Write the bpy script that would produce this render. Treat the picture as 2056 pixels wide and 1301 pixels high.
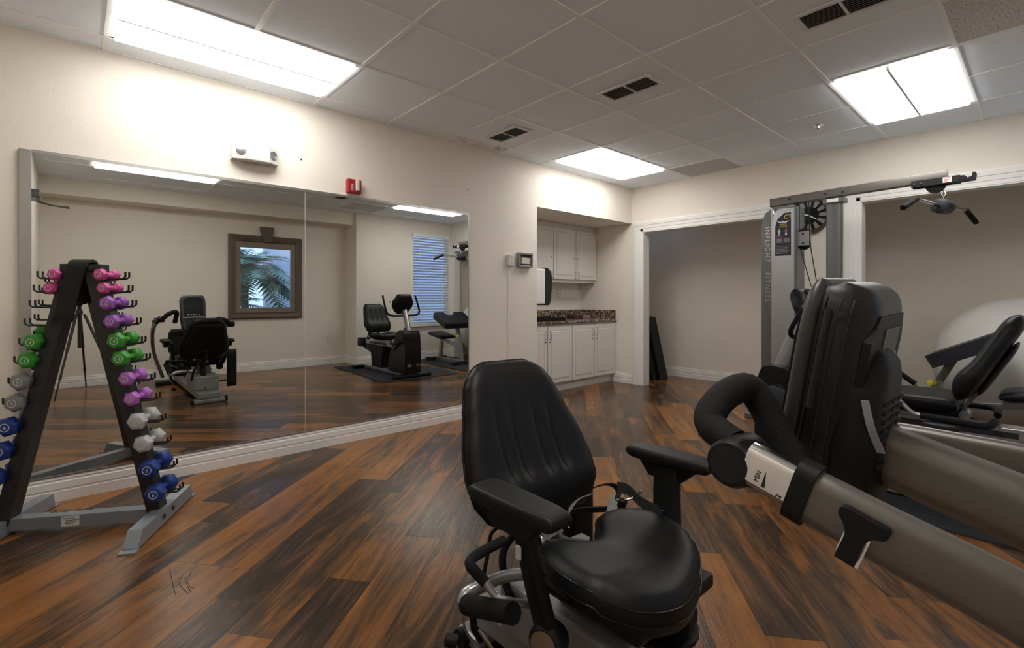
import bpy, bmesh, math, random
from mathutils import Vector, Matrix
random.seed(7)
PI = math.pi
S = bpy.context.scene
COL = S.collection
for o in list(bpy.data.objects): bpy.data.objects.remove(o)

# ------------------------------------------------------------------ camera, world, exposure
FPX, CXP, CYP, YAW = 971.0, 987.0, 599.4, 0.858
CAM = Vector((3.605, 0.0, 1.123))
FW = Vector((-math.sin(YAW), math.cos(YAW), 0)); RT = Vector((math.cos(YAW), math.sin(YAW), 0))
cd = bpy.data.cameras.new('camera'); cam = bpy.data.objects.new('camera', cd); COL.objects.link(cam)
cam.location = CAM; cam.rotation_euler = (PI/2, 0, YAW)
cd.sensor_width = 36; cd.lens = 36*FPX/2056
cd.shift_x = (1028-CXP)/2056; cd.shift_y = (CYP-650.5)/2056
cd.clip_start = 0.02; S.camera = cam
W = bpy.data.worlds.new('sky'); S.world = W; W.use_nodes = True
bg = W.node_tree.nodes['Background']; bg.inputs[0].default_value = (.50, .68, 1.0, 1); bg.inputs[1].default_value = 2.0
LIGHT = 8.8
S.cycles.max_bounces = 16; S.cycles.diffuse_bounces = 10; S.cycles.glossy_bounces = 8
S.view_settings.view_transform = 'Standard'; S.view_settings.look = 'None'
S.view_settings.gamma = 1; S.view_settings.exposure = 0.27; S.view_settings.use_curve_mapping = False

def at(X, Y, dep):                       # a point of the room from its bearing and its distance along the optical axis
    return CAM + dep*(FW + (X-CXP)/FPX*RT + Vector((0, 0, (CYP-Y)/FPX)))

# ------------------------------------------------------------------ materials
def nmat(name):
    m = bpy.data.materials.new(name); m.use_nodes = True
    return m, m.node_tree, m.node_tree.nodes['Principled BSDF']
def lk(t, a, b): t.links.new(a, b)
def mat(name, c, rough=.5, metal=0, bump=0, bscale=80, var=0, vscale=6, spec=None, coat=0):
    m, t, b = nmat(name)
    b.inputs['Base Color'].default_value = (*c, 1); b.inputs['Roughness'].default_value = rough; b.inputs['Metallic'].default_value = metal
    if spec is not None: b.inputs['Specular IOR Level'].default_value = spec
    if coat: b.inputs['Coat Weight'].default_value = coat
    tc = t.nodes.new('ShaderNodeTexCoord')
    if var:
        n = t.nodes.new('ShaderNodeTexNoise'); n.inputs['Scale'].default_value = vscale; n.inputs['Detail'].default_value = 4
        r = t.nodes.new('ShaderNodeValToRGB'); lk(t, tc.outputs['Object'], n.inputs['Vector']); lk(t, n.outputs['Fac'], r.inputs['Fac'])
        r.color_ramp.elements[0].position = .3; r.color_ramp.elements[1].position = .7
        r.color_ramp.elements[0].color = (*[x*(1-var) for x in c], 1); r.color_ramp.elements[1].color = (*[min(1, x*(1+var)) for x in c], 1)
        lk(t, r.outputs['Color'], b.inputs['Base Color'])
    if bump:
        n = t.nodes.new('ShaderNodeTexNoise'); n.inputs['Scale'].default_value = bscale; n.inputs['Detail'].default_value = 3
        bp = t.nodes.new('ShaderNodeBump'); bp.inputs['Strength'].default_value = bump; bp.inputs['Distance'].default_value = .004
        lk(t, tc.outputs['Object'], n.inputs['Vector']); lk(t, n.outputs['Fac'], bp.inputs['Height']); lk(t, bp.outputs['Normal'], b.inputs['Normal'])
    return m
def emat(name, c, s):
    m, t, b = nmat(name)
    b.inputs['Emission Color'].default_value = (*c, 1); b.inputs['Emission Strength'].default_value = s
    b.inputs['Base Color'].default_value = (.8, .8, .8, 1)
    return m
M = {}
M['wall'] = mat('painted_wall', (.80, .742, .655), .75, bump=.35, bscale=140, var=.02, vscale=3)
M['soffit'] = mat('soffit_paint', (.80, .76, .69), .8, bump=.2, bscale=140)
M['trim'] = mat('white_trim_paint', (.82, .80, .765), .4)
M['tile'] = mat('ceiling_tile_white', (.85, .90, .97), .9, bump=.15, bscale=250)
M['tile_grey'] = mat('ceiling_tile_grey', (.55, .55, .56), .9)
M['tee'] = mat('ceiling_tee_metal', (.88, .88, .88), .5)
M['vent'] = mat('vent_white_metal', (.75, .75, .75), .45)
M['dark'] = mat('dark_cavity', (.012, .012, .012), .8)
M['lamp'] = emat('fluorescent_diffuser', (1, .985, .95), LIGHT)
M['black'] = mat('black_plastic', (.006, .006, .0063), .5, bump=.08, bscale=400, spec=.28)
M['black_gloss'] = mat('black_gloss_plastic', (.010, .010, .011), .25, spec=.28)
M['vinyl'] = mat('black_vinyl', (.005, .0048, .005), .46, bump=.12, bscale=300, spec=.28)
M['foam'] = mat('black_foam', (.007, .007, .0075), .8, bump=.4, bscale=350, spec=.28)
M['rubber'] = mat('dark_rubber_mat', (.022, .026, .03), .75, bump=.3, bscale=200)
M['pewter'] = mat('pewter_powder_coat', (.165, .152, .135), .38, .55, bump=.06, bscale=900)
M['silver'] = mat('silver_paint', (.42, .42, .43), .3, .75)
M['gunmetal'] = mat('gunmetal_paint', (.16, .165, .165), .35, .6)
M['chrome'] = mat('chrome', (.8, .79, .77), .12, 1)
M['greymetal'] = mat('grey_box_metal', (.27, .265, .26), .4, .35, var=.1)
M['rackgrey'] = mat('rack_grey_metal', (.27, .30, .33), .42, .35)
M['rackblack'] = mat('rack_black_metal', (.022, .022, .023), .4, .2)
M['strap'] = mat('woven_black_strap', (.010, .013, .012), .85, bump=.5, bscale=500)
M['felt'] = mat('grey_felt', (.25, .25, .23), .95, bump=.6, bscale=500)
M['white'] = mat('white_plastic', (.62, .60, .55), .4)
M['paper'] = mat('white_label', (.72, .72, .70), .6)
M['ink'] = mat('black_ink', (.02, .02, .02), .6)
M['red'] = mat('alarm_red', (.36, .012, .012), .35)
M['redink'] = mat('red_ink', (.6, .05, .05), .6)
M['yellow'] = mat('yellow_plastic', (.75, .55, .03), .4)
M['ball'] = mat('white_ball_vinyl', (.70, .68, .65), .45, var=.04, vscale=5)
M['cab'] = mat('painted_cabinet', (.70, .67, .62), .35)
M['steel'] = mat('brushed_steel', (.45, .44, .42), .3, .9)
M['brown'] = mat('brown_card', (.06, .022, .015), .6)
M['olive'] = mat('olive_vinyl', (.05, .055, .018), .5)
M['wood_frame'] = mat('taupe_window_frame', (.125, .098, .075), .45, bump=.15, bscale=60)
M['decal'] = mat('dark_decal', (.012, .013, .03), .4)
M['pale'] = mat('pale_print', (.6, .62, .66), .5)
M['brass'] = mat('brass', (.42, .27, .08), .3, .9)
M['gold'] = mat('clock_rim_bronze', (.12, .09, .05), .3, .6)
M['screen'] = mat('dark_screen', (.008, .009, .011), .28, spec=.3)
M['slat'] = mat('blind_slat_white', (.82, .83, .85), .5)
M['pad'] = mat('navy_black_vinyl', (.012, .013, .022), .45)
M['door'] = mat('green_grey_door', (.06, .07, .06), .35)
M['floor_tint_metal'] = mat('cover_floor_reflection', (.30, .22, .16), .3, .5)  # brown floor reflection put into the pivot cover's colour
for k, c in dict(pink=(.55, .07, .27), purple=(.30, .09, .42), lavender=(.42, .12, .48), green=(.035, .27, .02), grey=(.22, .22, .225), offwhite=(.46, .46, .46), blue=(.006, .035, .22)).items():
    M['db_'+k] = mat('vinyl_dip_'+k, c, .5, bump=.08, bscale=300)
def mirror_mat():
    m, t, b = nmat('mirror_glass')
    b.inputs['Base Color'].default_value = (.72, .73, .71, 1); b.inputs['Metallic'].default_value = 1; b.inputs['Roughness'].default_value = 0.0
    return m
M['mirror'] = mirror_mat()
def glass_mat():
    m, t, b = nmat('window_glass'); out = t.nodes['Material Output']
    tr = t.nodes.new('ShaderNodeBsdfTransparent'); gl = t.nodes.new('ShaderNodeBsdfGlossy'); gl.inputs['Roughness'].default_value = .02
    mx = t.nodes.new('ShaderNodeMixShader'); mx.inputs[0].default_value = .08
    tr.inputs[0].default_value = (.93, .96, 1, 1)
    lk(t, tr.outputs[0], mx.inputs[1]); lk(t, gl.outputs[0], mx.inputs[2]); lk(t, mx.outputs[0], out.inputs[0])
    return m
M['glass'] = glass_mat()
def granite():
    m, t, b = nmat('brown_granite'); tc = t.nodes.new('ShaderNodeTexCoord')
    v = t.nodes.new('ShaderNodeTexVoronoi'); v.inputs['Scale'].default_value = 55
    n = t.nodes.new('ShaderNodeTexNoise'); n.inputs['Scale'].default_value = 40; n.inputs['Detail'].default_value = 6
    r = t.nodes.new('ShaderNodeValToRGB')
    e = r.color_ramp.elements; e[0].position = .3; e[0].color = (.012, .009, .007, 1); e[1].position = .72; e[1].color = (.50, .42, .34, 1)
    k = e.new(.5); k.color = (.14, .09, .065, 1)
    mx = t.nodes.new('ShaderNodeMix'); mx.data_type = 'RGBA'; mx.inputs[0].default_value = .5
    lk(t, tc.outputs['Object'], v.inputs['Vector']); lk(t, tc.outputs['Object'], n.inputs['Vector'])
    lk(t, v.outputs['Color'], mx.inputs[6]); lk(t, n.outputs['Color'], mx.inputs[7]); lk(t, mx.outputs[2], r.inputs['Fac']); lk(t, r.outputs[0], b.inputs['Base Color'])
    b.inputs['Roughness'].default_value = .15
    return m
M['granite'] = granite()
def speckled():
    m, t, b = nmat('fissured_tile'); tc = t.nodes.new('ShaderNodeTexCoord')
    n = t.nodes.new('ShaderNodeTexNoise'); n.inputs['Scale'].default_value = 90; n.inputs['Detail'].default_value = 5; n.inputs['Roughness'].default_value = .8
    r = t.nodes.new('ShaderNodeValToRGB'); e = r.color_ramp.elements; e[0].position = .36; e[0].color = (.22, .21, .19, 1); e[1].position = .50; e[1].color = (.74, .73, .71, 1)
    lk(t, tc.outputs['Object'], n.inputs['Vector']); lk(t, n.outputs['Fac'], r.inputs['Fac']); lk(t, r.outputs[0], b.inputs['Base Color']); b.inputs['Roughness'].default_value = .95
    return m
M['speckled'] = speckled()
def stained():
    m, t, b = nmat('water_stained_tile'); tc = t.nodes.new('ShaderNodeTexCoord')
    n = t.nodes.new('ShaderNodeTexNoise'); n.inputs['Scale'].default_value = 4; n.inputs['Detail'].default_value = 3
    r = t.nodes.new('ShaderNodeValToRGB'); e = r.color_ramp.elements
    e[0].position = .50; e[0].color = (.82, .82, .82, 1); e[1].position = .56; e[1].color = (.82, .81, .79, 1); k = e.new(.53); k.color = (.5, .45, .4, 1)
    lk(t, tc.outputs['Object'], n.inputs['Vector']); lk(t, n.outputs['Fac'], r.inputs['Fac']); lk(t, r.outputs[0], b.inputs['Base Color']); b.inputs['Roughness'].default_value = .9
    return m
M['stained'] = stained()
def plank_mat():
    m, t, b = nmat('walnut_plank'); N = t.nodes.new
    tc = N('ShaderNodeTexCoord'); oi = N('ShaderNodeObjectInfo')
    off = N('ShaderNodeVectorMath'); off.operation = 'SCALE'; off.inputs[0].default_value = (37.1, 91.7, 13.3); lk(t, oi.outputs['Random'], off.inputs['Scale'])
    add = N('ShaderNodeVectorMath'); add.operation = 'ADD'; lk(t, tc.outputs['Object'], add.inputs[0]); lk(t, off.outputs[0], add.inputs[1])
    def noise(sc, vec, det=5, ro=.55, dist=0):
        mp = N('ShaderNodeMapping'); mp.inputs['Scale'].default_value = vec; lk(t, add.outputs[0], mp.inputs['Vector'])
        n = N('ShaderNodeTexNoise'); n.inputs['Scale'].default_value = sc; n.inputs['Detail'].default_value = det; n.inputs['Roughness'].default_value = ro; n.inputs['Distortion'].default_value = dist
        lk(t, mp.outputs[0], n.inputs['Vector']); return n.outputs['Fac']
    band = noise(1.0, (1.3, 7.5, 1), 5, .62, 1.1)          # broad heartwood bands along the plank
    grain = noise(1.0, (5, 110, 1), 5, .65, .4)           # fine grain
    streak = noise(1.0, (2.2, 30, 1), 5, .7, 1.6)
    def mth(op, a, c, cl=False):
        n = N('ShaderNodeMath'); n.operation = op; n.use_clamp = cl
        for i, x in enumerate((a, c)):
            if isinstance(x, (int, float)): n.inputs[i].default_value = x
            else: lk(t, x, n.inputs[i])
        return n.outputs[0]
    rnd = mth('MULTIPLY', mth('SUBTRACT', oi.outputs['Random'], .42), .36)
    f = mth('ADD', band, rnd); f = mth('ADD', f, mth('MULTIPLY', mth('SUBTRACT', streak, .5), .36)); f = mth('ADD', f, mth('MULTIPLY', mth('SUBTRACT', grain, .5), .22))
    r = N('ShaderNodeValToRGB'); e = r.color_ramp.elements
    e[0].position = .28; e[0].color = (.032, .020, .012, 1); e[1].position = .86; e[1].color = (.31, .130, .034, 1)
    for p, c in ((.40, (.060, .033, .018)), (.48, (.108, .053, .023)), (.57, (.185, .076, .023)), (.70, (.25, .100, .026))):
        k = e.new(p); k.color = (*c, 1)
    lk(t, f, r.inputs['Fac']); lk(t, r.outputs[0], b.inputs['Base Color']); b.inputs['Specular IOR Level'].default_value = .36
    rr = N('ShaderNodeMapRange'); rr.inputs['To Min'].default_value = .16; rr.inputs['To Max'].default_value = .32; lk(t, streak, rr.inputs['Value']); lk(t, rr.outputs[0], b.inputs['Roughness'])
    bp = N('ShaderNodeBump'); bp.inputs['Strength'].default_value = .42; bp.inputs['Distance'].default_value = .002; lk(t, mth('ADD', grain, streak), bp.inputs['Height']); lk(t, bp.outputs[0], b.inputs['Normal'])
    return m
M['plank'] = plank_mat()
M['joint'] = mat('floor_joint', (.012, .007, .004), .8)

# ------------------------------------------------------------------ helpers
def link(o, parent=None):
    COL.objects.link(o)
    if parent is not None:
        o.parent = parent
        if parent.type == 'EMPTY': o.matrix_parent_inverse = Matrix.Translation(-Vector(parent.location))
    return o
def thing(name, label, cat, loc=(0, 0, 0), group=None):
    o = bpy.data.objects.new(name, None); COL.objects.link(o); o.location = loc; o.empty_display_size = .05
    o['label'] = label; o['category'] = cat
    if group: o['group'] = group
    return o
def obj(name, bm, m, parent=None, smooth=None, label=None):
    bmesh.ops.recalc_face_normals(bm, faces=bm.faces[:])
    me = bpy.data.meshes.new(name); bm.to_mesh(me); bm.free()
    me.materials.append(M[m] if isinstance(m, str) else m)
    if smooth is not None:
        me.polygons.foreach_set('use_smooth', [True]*len(me.polygons))
        if smooth < 179: me.set_sharp_from_angle(angle=math.radians(smooth))
    o = bpy.data.objects.new(name, me)
    if label: o['label'] = label
    return link(o, parent)
def tag(o, label, cat, group=None):
    o['label'] = label; o['category'] = cat
    if group: o['group'] = group
    return o
def struct(name, bm, m, smooth=None):
    o = obj(name, bm, m, None, smooth); o['kind'] = 'structure'; return o
def stuff(o): o['kind'] = 'stuff'; return o
def inst(name, me, parent, loc=(0, 0, 0), rot=None):
    o = bpy.data.objects.new(name, me); link(o, parent)
    o.location = loc
    if rot is not None: o.rotation_euler = rot
    return o
def nb(): return bmesh.new()
def box(bm, lo, hi, bev=0, mtx=None, seg=2):
    lo = Vector(lo); hi = Vector(hi); c = (lo+hi)/2; s = hi-lo
    r = bmesh.ops.create_cube(bm, size=1); vs = r['verts']
    for v in vs: v.co = Vector((v.co.x*s.x, v.co.y*s.y, v.co.z*s.z)) + c
    if bev:
        es = list({e for v in vs for e in v.link_edges}); before = set(bm.verts)-set(vs)
        bmesh.ops.bevel(bm, geom=es, offset=bev, segments=seg, affect='EDGES', profile=.5)
        vs = [v for v in bm.verts if v not in before]
    if mtx is not None: bmesh.ops.transform(bm, matrix=mtx, verts=vs)
    return vs
def B(*boxes, bev=0):
    bm = nb()
    for lo, hi in boxes: box(bm, lo, hi, bev)
    return bm
def frame(d, up=Vector((0, 0, 1))):
    d = Vector(d).normalized()
    if abs(d.dot(up)) > .98: up = Vector((1, 0, 0))
    a = d.cross(up).normalized(); b = a.cross(d).normalized(); return d, a, b
def spline(pts, n=6, closed=False):
    P = [Vector(p) for p in pts]; out = []
    k = len(P)
    rng = range(k if closed else k-1)
    for i in rng:
        p1, p2 = P[i], P[(i+1) % k]
        p0 = P[(i-1) % k] if (closed or i > 0) else p1*2-p2
        p3 = P[(i+2) % k] if (closed or i < k-2) else p2*2-p1
        for j in range(n):
            t = j/n
            out.append(.5*((2*p1)+(p2-p0)*t+(2*p0-5*p1+4*p2-p3)*t*t+(3*p1-p0-3*p2+p3)*t**3))
    if not closed: out.append(P[-1])
    return out
def circ(r, n=12, rx=None):
    return [((rx or r)*math.cos(2*PI*i/n), r*math.sin(2*PI*i/n)) for i in range(n)]
def rrect(w, h, r, n=3):
    out = []
    for cx, cy, a in ((w/2-r, h/2-r, 0), (-w/2+r, h/2-r, 90), (-w/2+r, -h/2+r, 180), (w/2-r, -h/2+r, 270)):
        for i in range(n+1):
            t = math.radians(a+90*i/n); out.append((cx+r*math.cos(t), cy+r*math.sin(t)))
    return out
def sweep(bm, pts, sec, up=Vector((0, 0, 1)), scale=None, cap=True):
    P = [Vector(p) for p in pts]; rings = []; n = len(P); A = None
    for i in range(n):
        d = (P[min(i+1, n-1)]-P[max(i-1, 0)]).normalized()
        if A is None: _, A, Bv = frame(d, up)
        else:
            A = (A-d*A.dot(d)).normalized()
        Bv = A.cross(d).normalized()
        s = scale[i] if scale else 1
        rings.append([bm.verts.new(P[i]+A*x*s+Bv*y*s) for x, y in sec])
    m = len(sec)
    for i in range(n-1):
        for j in range(m):
            bm.faces.new((rings[i][j], rings[i][(j+1) % m], rings[i+1][(j+1) % m], rings[i+1][j]))
    if cap:
        bm.faces.new(rings[0][::-1]); bm.faces.new(rings[-1])
    return rings
def tube(bm, pts, r, n=10, sm=0, closed=False):
    p = spline(pts, sm, closed) if sm else [Vector(q) for q in pts]
    return sweep(bm, p, circ(r, n))
def T(pts, r, n=10, sm=0):
    bm = nb(); tube(bm, pts, r, n, sm); return bm
def cyl(bm, a, b, r, n=16, r2=None):
    a = Vector(a); b = Vector(b); sweep(bm, [a, b], circ(r, n), scale=[1, (r2/r if r2 else 1)])
def prism(bm, pts, d):
    """extrude the closed polygon of 3-D points by vector d"""
    d = Vector(d); a = [bm.verts.new(Vector(p)) for p in pts]; b = [bm.verts.new(Vector(p)+d) for p in pts]; k = len(a)
    bm.faces.new(a[::-1]); bm.faces.new(b)
    for i in range(k): bm.faces.new((a[i], a[(i+1) % k], b[(i+1) % k], b[i]))
    return a+b
def bevel_all(bm, off, seg=2, ang=30):
    es = [e for e in bm.edges if len(e.link_faces) == 2 and e.calc_face_angle(0) > math.radians(ang)]
    if es: bmesh.ops.bevel(bm, geom=es, offset=off, segments=seg, affect='EDGES', profile=.5, clamp_overlap=True)
    return bm
def lathe(bm, prof, o, ax, n=20):
    d, a, b = frame(ax); o = Vector(o); rings = []
    for r, h in prof: rings.append([bm.verts.new(o+d*h+(a*math.cos(2*PI*i/n)+b*math.sin(2*PI*i/n))*max(r, 1e-4)) for i in range(n)])
    for i in range(len(rings)-1):
        for j in range(n): bm.faces.new((rings[i][j], rings[i][(j+1) % n], rings[i+1][(j+1) % n], rings[i+1][j]))
    bm.faces.new(rings[0][::-1]); bm.faces.new(rings[-1])
def pad(H, w, th, mp, rows=26, cols=26, p=5, pe=4, face=None, back=1.0):
    """cushion: half-width w(h), thickness th, mp(s,h,d)->point; face(s,h) adds to the front side"""
    bm = nb(); gf = []; gb = []
    for i in range(rows+1):
        v = -math.cos(PI*i/rows); h = H*(v+1)/2; ev = max(0, 1-abs(v)**pe)**.5; rf = []; rb = []; ww = w(h)
        for j in range(cols+1):
            a = -math.cos(PI*j/cols); q = max(0, 1-abs(a)**p)**.5*ev; s = ww*a
            rf.append(bm.verts.new(mp(s, h, th/2*q+(face(s, h) if face else 0)*q))); rb.append(bm.verts.new(mp(s, h, -th/2*q*back)))
        gf.append(rf); gb.append(rb)
    for g, fl in ((gf, 0), (gb, 1)):
        for i in range(rows):
            for j in range(cols):
                q = (g[i][j], g[i][j+1], g[i+1][j+1], g[i+1][j]); bm.faces.new(q if not fl else q[::-1])
    bmesh.ops.remove_doubles(bm, verts=bm.verts[:], dist=1e-5)
    return bm
def interp(tab):
    def f(x):
        if x <= tab[0][0]: return tab[0][1]
        for (a, va), (b, vb) in zip(tab, tab[1:]):
            if x <= b:
                t = (x-a)/(b-a); t = t*t*(3-2*t)*.5+t*.5
                return va+(vb-va)*t
        return tab[-1][1]
    return f
def ribbon(bm, pts, w, th, wd, sm=6):
    P = spline(pts, sm) if sm else [Vector(p) for p in pts]
    wd = Vector(wd).normalized(); rings = []
    for i, p in enumerate(P):
        d = (P[min(i+1, len(P)-1)]-P[max(i-1, 0)]).normalized(); nrm = d.cross(wd).normalized()
        rings.append([bm.verts.new(p+wd*a*w/2+nrm*b*th/2) for a, b in ((-1, -1), (1, -1), (1, 1), (-1, 1))])
    for i in range(len(rings)-1):
        for j in range(4): bm.faces.new((rings[i][j], rings[i][(j+1) % 4], rings[i+1][(j+1) % 4], rings[i+1][j]))
    bm.faces.new(rings[0][::-1]); bm.faces.new(rings[-1])
def text(name, body, size, o, xd, yd, m, parent, ext=.0006, align='LEFT', sp=1.0):
    cu = bpy.data.curves.new(name, 'FONT'); cu.body = body; cu.size = size; cu.extrude = ext; cu.align_x = align; cu.space_character = sp
    cu.resolution_u = 3
    tmp = bpy.data.objects.new('tmp_text', cu); COL.objects.link(tmp); bpy.context.view_layer.update()
    me = bpy.data.meshes.new_from_object(tmp.evaluated_get(bpy.context.evaluated_depsgraph_get()))
    bpy.data.objects.remove(tmp)
    xd = Vector(xd).normalized(); zd = xd.cross(Vector(yd)).normalized(); y2 = zd.cross(xd)
    mm = Matrix((xd, y2, zd)).transposed().to_4x4(); mm.translation = Vector(o); me.transform(mm)
    me.materials.clear(); me.materials.append(M[m]); me.name = name
    return link(bpy.data.objects.new(name, me), parent)
def X(*a): return Vector(a)

# ------------------------------------------------------------------ room shell
ZC = 2.568          # underside of ceiling tiles
YF = 5.557          # far wall
XR, XREC = 4.08, 4.5
NY0, NZ, NX = 3.758, 2.108, -.858
# walls
struct('wall_left', B(((-.12, -1.0, 0), (0, NY0, ZC+.1)), ((-.12, NY0, NZ), (0, YF, ZC+.1)), ((NX-.1, NY0-.1, 0), (-.12, NY0, NZ)), ((NX-.1, NY0, 0), (NX, YF+.1, NZ)), ((NX, YF, 0), (0, YF+.12, NZ))), 'wall')
o = obj('soffit_panel', B(((NX, NY0, NZ), (-.12, YF, NZ+.03))), 'soffit'); o.parent = bpy.data.objects['wall_left']
YA = 6.6
o1a, o1b, o1z = .165, 1.70, 1.985
o2a, o2b, o2z = 2.445, 3.95, 2.03
struct('wall_back', B(((0, YF, 0), (o1a, YF+.12, ZC+.1)), ((o1a, YF, o1z), (o1b, YF+.12, ZC+.1)), ((o1b, YF, 0), (o2a, YF+.12, ZC+.1)), ((o2a, YF, o2z), (o2b, YF+.12, ZC+.1)), ((o2b, YF, 0), (4.20, YF+.12, ZC+.1))), 'wall')
struct('wall_alcove_back', B(((-.80, YA, 0), (4.20, YA+.1, ZC+.1))), 'wall'); struct('wall_alcove_left', B(((-.80, YF+.12, 0), (-.70, YA, ZC+.1))), 'wall')
struct('wall_alcove_middle', B(((1.95, YF+.12, 0), (2.05, YA, ZC+.1))), 'wall'); struct('wall_alcove_right', B(((4.09, YF+.12, 0), (4.20, YA, ZC+.1))), 'wall')
o = obj('alcove_ceiling', B(((-.75, YF+.12, ZC-.1), (4.15, YA, ZC))), 'soffit'); o.parent = bpy.data.objects['wall_back']
# right wall, with its deep recess and the beam over it, window openings cut out
w1 = (1.82, 2.775, .88, 2.03); w2 = (4.70, 5.50, .64, 2.33)
struct('wall_right', B(((XREC, -.5, 0), (XREC+.12, w1[0], ZC+.1)), ((XREC, w1[1], 0), (XREC+.12, 3.63, ZC+.1)), ((XREC, w1[0], 0), (XREC+.12, w1[1], w1[2])), ((XREC, w1[0], w1[3]), (XREC+.12, w1[1], ZC+.1)),
    ((XR, 3.61, 0), (XREC+.1, 3.75, ZC+.1)), ((XR, 3.75, 0), (XR+.12, w2[0], ZC+.1)), ((XR, w2[1], 0), (XR+.12, YF, ZC+.1)), ((XR, w2[0], 0), (XR+.12, w2[1], w2[2])), ((XR, w2[0], w2[3]), (XR+.12, w2[1], ZC+.1)),
    ((4.16, -.4, 2.37), (XREC, 3.61, ZC+.1))), 'wall')
# front end wall behind the camera's left, with a door
struct('wall_front', B(((1.3, -.43, 0), (1.50, -.31, ZC+.1)), ((1.50, -.43, 2.04), (2.44, -.31, ZC+.1)), ((2.44, -.43, 0), (XREC+.1, -.31, ZC+.1)), ((1.18, -1.0, 0), (1.3, -.31, ZC+.1)), ((-.1, -1.1, 0), (1.3, -.98, ZC+.1))), 'wall')
d1 = struct('door_1', B(((1.53, -.40, .01), (2.41, -.36, 2.01)),), 'door')
obj('door_frame', B(((1.49, -.44, 0), (1.53, -.29, 2.05)), ((2.41, -.44, 0), (2.47, -.29, 2.05)), ((1.49, -.44, 2.01), (2.47, -.29, 2.06))), 'trim', d1)
bm = nb(); lathe(bm, [(.022, 0), (.024, .004), (.012, .01), (.011, .03), (.026, .04), (.03, .052), (.024, .065), (.01, .07)], (2.34, -.36, 1.03), (0, 1, 0)); obj('door_knob', bm, 'brass', d1, 40)
# ---- floor with planks
fl = struct('floor', B(((-.95, -1.1, -.08), (4.8, 6.75, -.0062))), 'joint')
PW, PL = .178, 1.22
pd = Vector((-.63, .777, 0)).normalized(); pn = Vector((pd.y, -pd.x, 0))
pang = math.atan2(pd.y, pd.x)
def clip(poly, x0, x1, y0, y1):
    for ax, val, sg in ((0, x0, 1), (0, x1, -1), (1, y0, 1), (1, y1, -1)):
        out = []
        for i in range(len(poly)):
            a, b = poly[i], poly[(i+1) % len(poly)]; da = (a[ax]-val)*sg; db = (b[ax]-val)*sg
            if da >= 0: out.append(a)
            if da*db < 0: t = da/(da-db); out.append((a[0]+(b[0]-a[0])*t, a[1]+(b[1]-a[1])*t))
        poly = out
        if len(poly) < 3: return []
    return poly
def plank_bm(poly):
    bm = nb(); prism(bm, [X(x, y, -.006) for x, y in poly], (0, 0, .006))
    return bm
bm = plank_bm([(-PL/2+.0006, -PW/2+.0006), (PL/2-.0006, -PW/2+.0006), (PL/2-.0006, PW/2-.0006), (-PL/2+.0006, PW/2-.0006)])
pm = bpy.data.meshes.new('plank'); bmesh.ops.recalc_face_normals(bm, faces=bm.faces[:]); bm.to_mesh(pm); bm.free(); pm.materials.append(M['plank'])
org = Vector((1.705, .777, 0))           # a joint seen in the photograph
offs = {}
rp = random.Random(11)
for r in range(-40, 40):
    off = rp.random()*PL if r else 0
    for k in range(-12, 12):
        c = org + pn*((r+.5)*PW) + pd*(k*PL+off+PL/2)
        if not (-2 < c.x < 6 and -2.2 < c.y < 8): continue
        cs = [c+pd*a*(PL/2-.0006)+pn*b*(PW/2-.0006) for a, b in ((-1, -1), (1, -1), (1, 1), (-1, 1))]
        if all(-.93 < q.x < 4.7 and -1.05 < q.y < 6.68 for q in cs): inst('plank', pm, fl, c, (0, 0, pang))
        else:
            poly = clip([(q.x, q.y) for q in cs], -.93, 4.7, -1.05, 6.68)
            if len(poly) < 3: continue
            ca, sa = math.cos(-pang), math.sin(-pang)
            loc = [((x-c.x)*ca-(y-c.y)*sa, (x-c.x)*sa+(y-c.y)*ca) for x, y in poly]
            o = obj('plank', plank_bm(loc), 'plank', fl); o.location = c; o.rotation_euler = (0, 0, pang)
# ---- ceiling: tee grid, tiles, lights, vents
ce = struct('ceiling', B(((-1.1, -1.2, ZC+.09), (4.9, 6.8, ZC+.16))), 'tile')
GX = [0.0]+[.197+.6096*k for k in range(7)]+[XREC]; GY = [-1.0, -.474, .136, .745, 1.355, 1.964, 2.574, 3.183, 3.793, 4.403, 5.012, YF]
lights = [(1, 2, 4), (1, 8, 10), (5, 8, 10), (5, 2, 4)]
vent_cells = {(3, 6), (1, 6), (5, 6)}
skip = {(i, j) for i, a, b in lights for j in range(a, b)}
tiles = {}
bmm = {}
for i in range(len(GX)-1):
    for j in range(len(GY)-1):
        if (i, j) in skip: continue
        x0, x1, y0, y1 = GX[i], GX[i+1], GY[j], GY[j+1]
        if x1-x0 < .03: continue
        m = 'tile'
        if (i, j) == (2, 10): m = 'tile_grey'
        if (i, j) == (6, 7): m = 'speckled'
        if (i, j) == (0, 6): m = 'stained'
        key = (round(x1-x0, 3), round(y1-y0, 3), m)
        if key not in bmm:
            a, b = (x1-x0)/2-.004, (y1-y0)/2-.004
            bm = nb(); box(bm, (-a, -b, 0), (a, b, .015))
            o = obj('ceiling_tile', bm, m, ce); bmm[key] = o.data
        else: o = inst('ceiling_tile', bmm[key], ce)
        o.location = ((x0+x1)/2, (y0+y1)/2, ZC)
        if m == 'speckled': o['label'] = 'speckled fissured ceiling tile'
        if m == 'stained': o['label'] = 'water-stained ceiling tile'
        if m == 'tile_grey': o['label'] = 'grey ceiling tile'
for x in GX[1:-1]: obj('ceiling_tee', B(((x-.012, -1, ZC-.006), (x+.012, YF, ZC+.02))), 'tee', ce)
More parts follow.
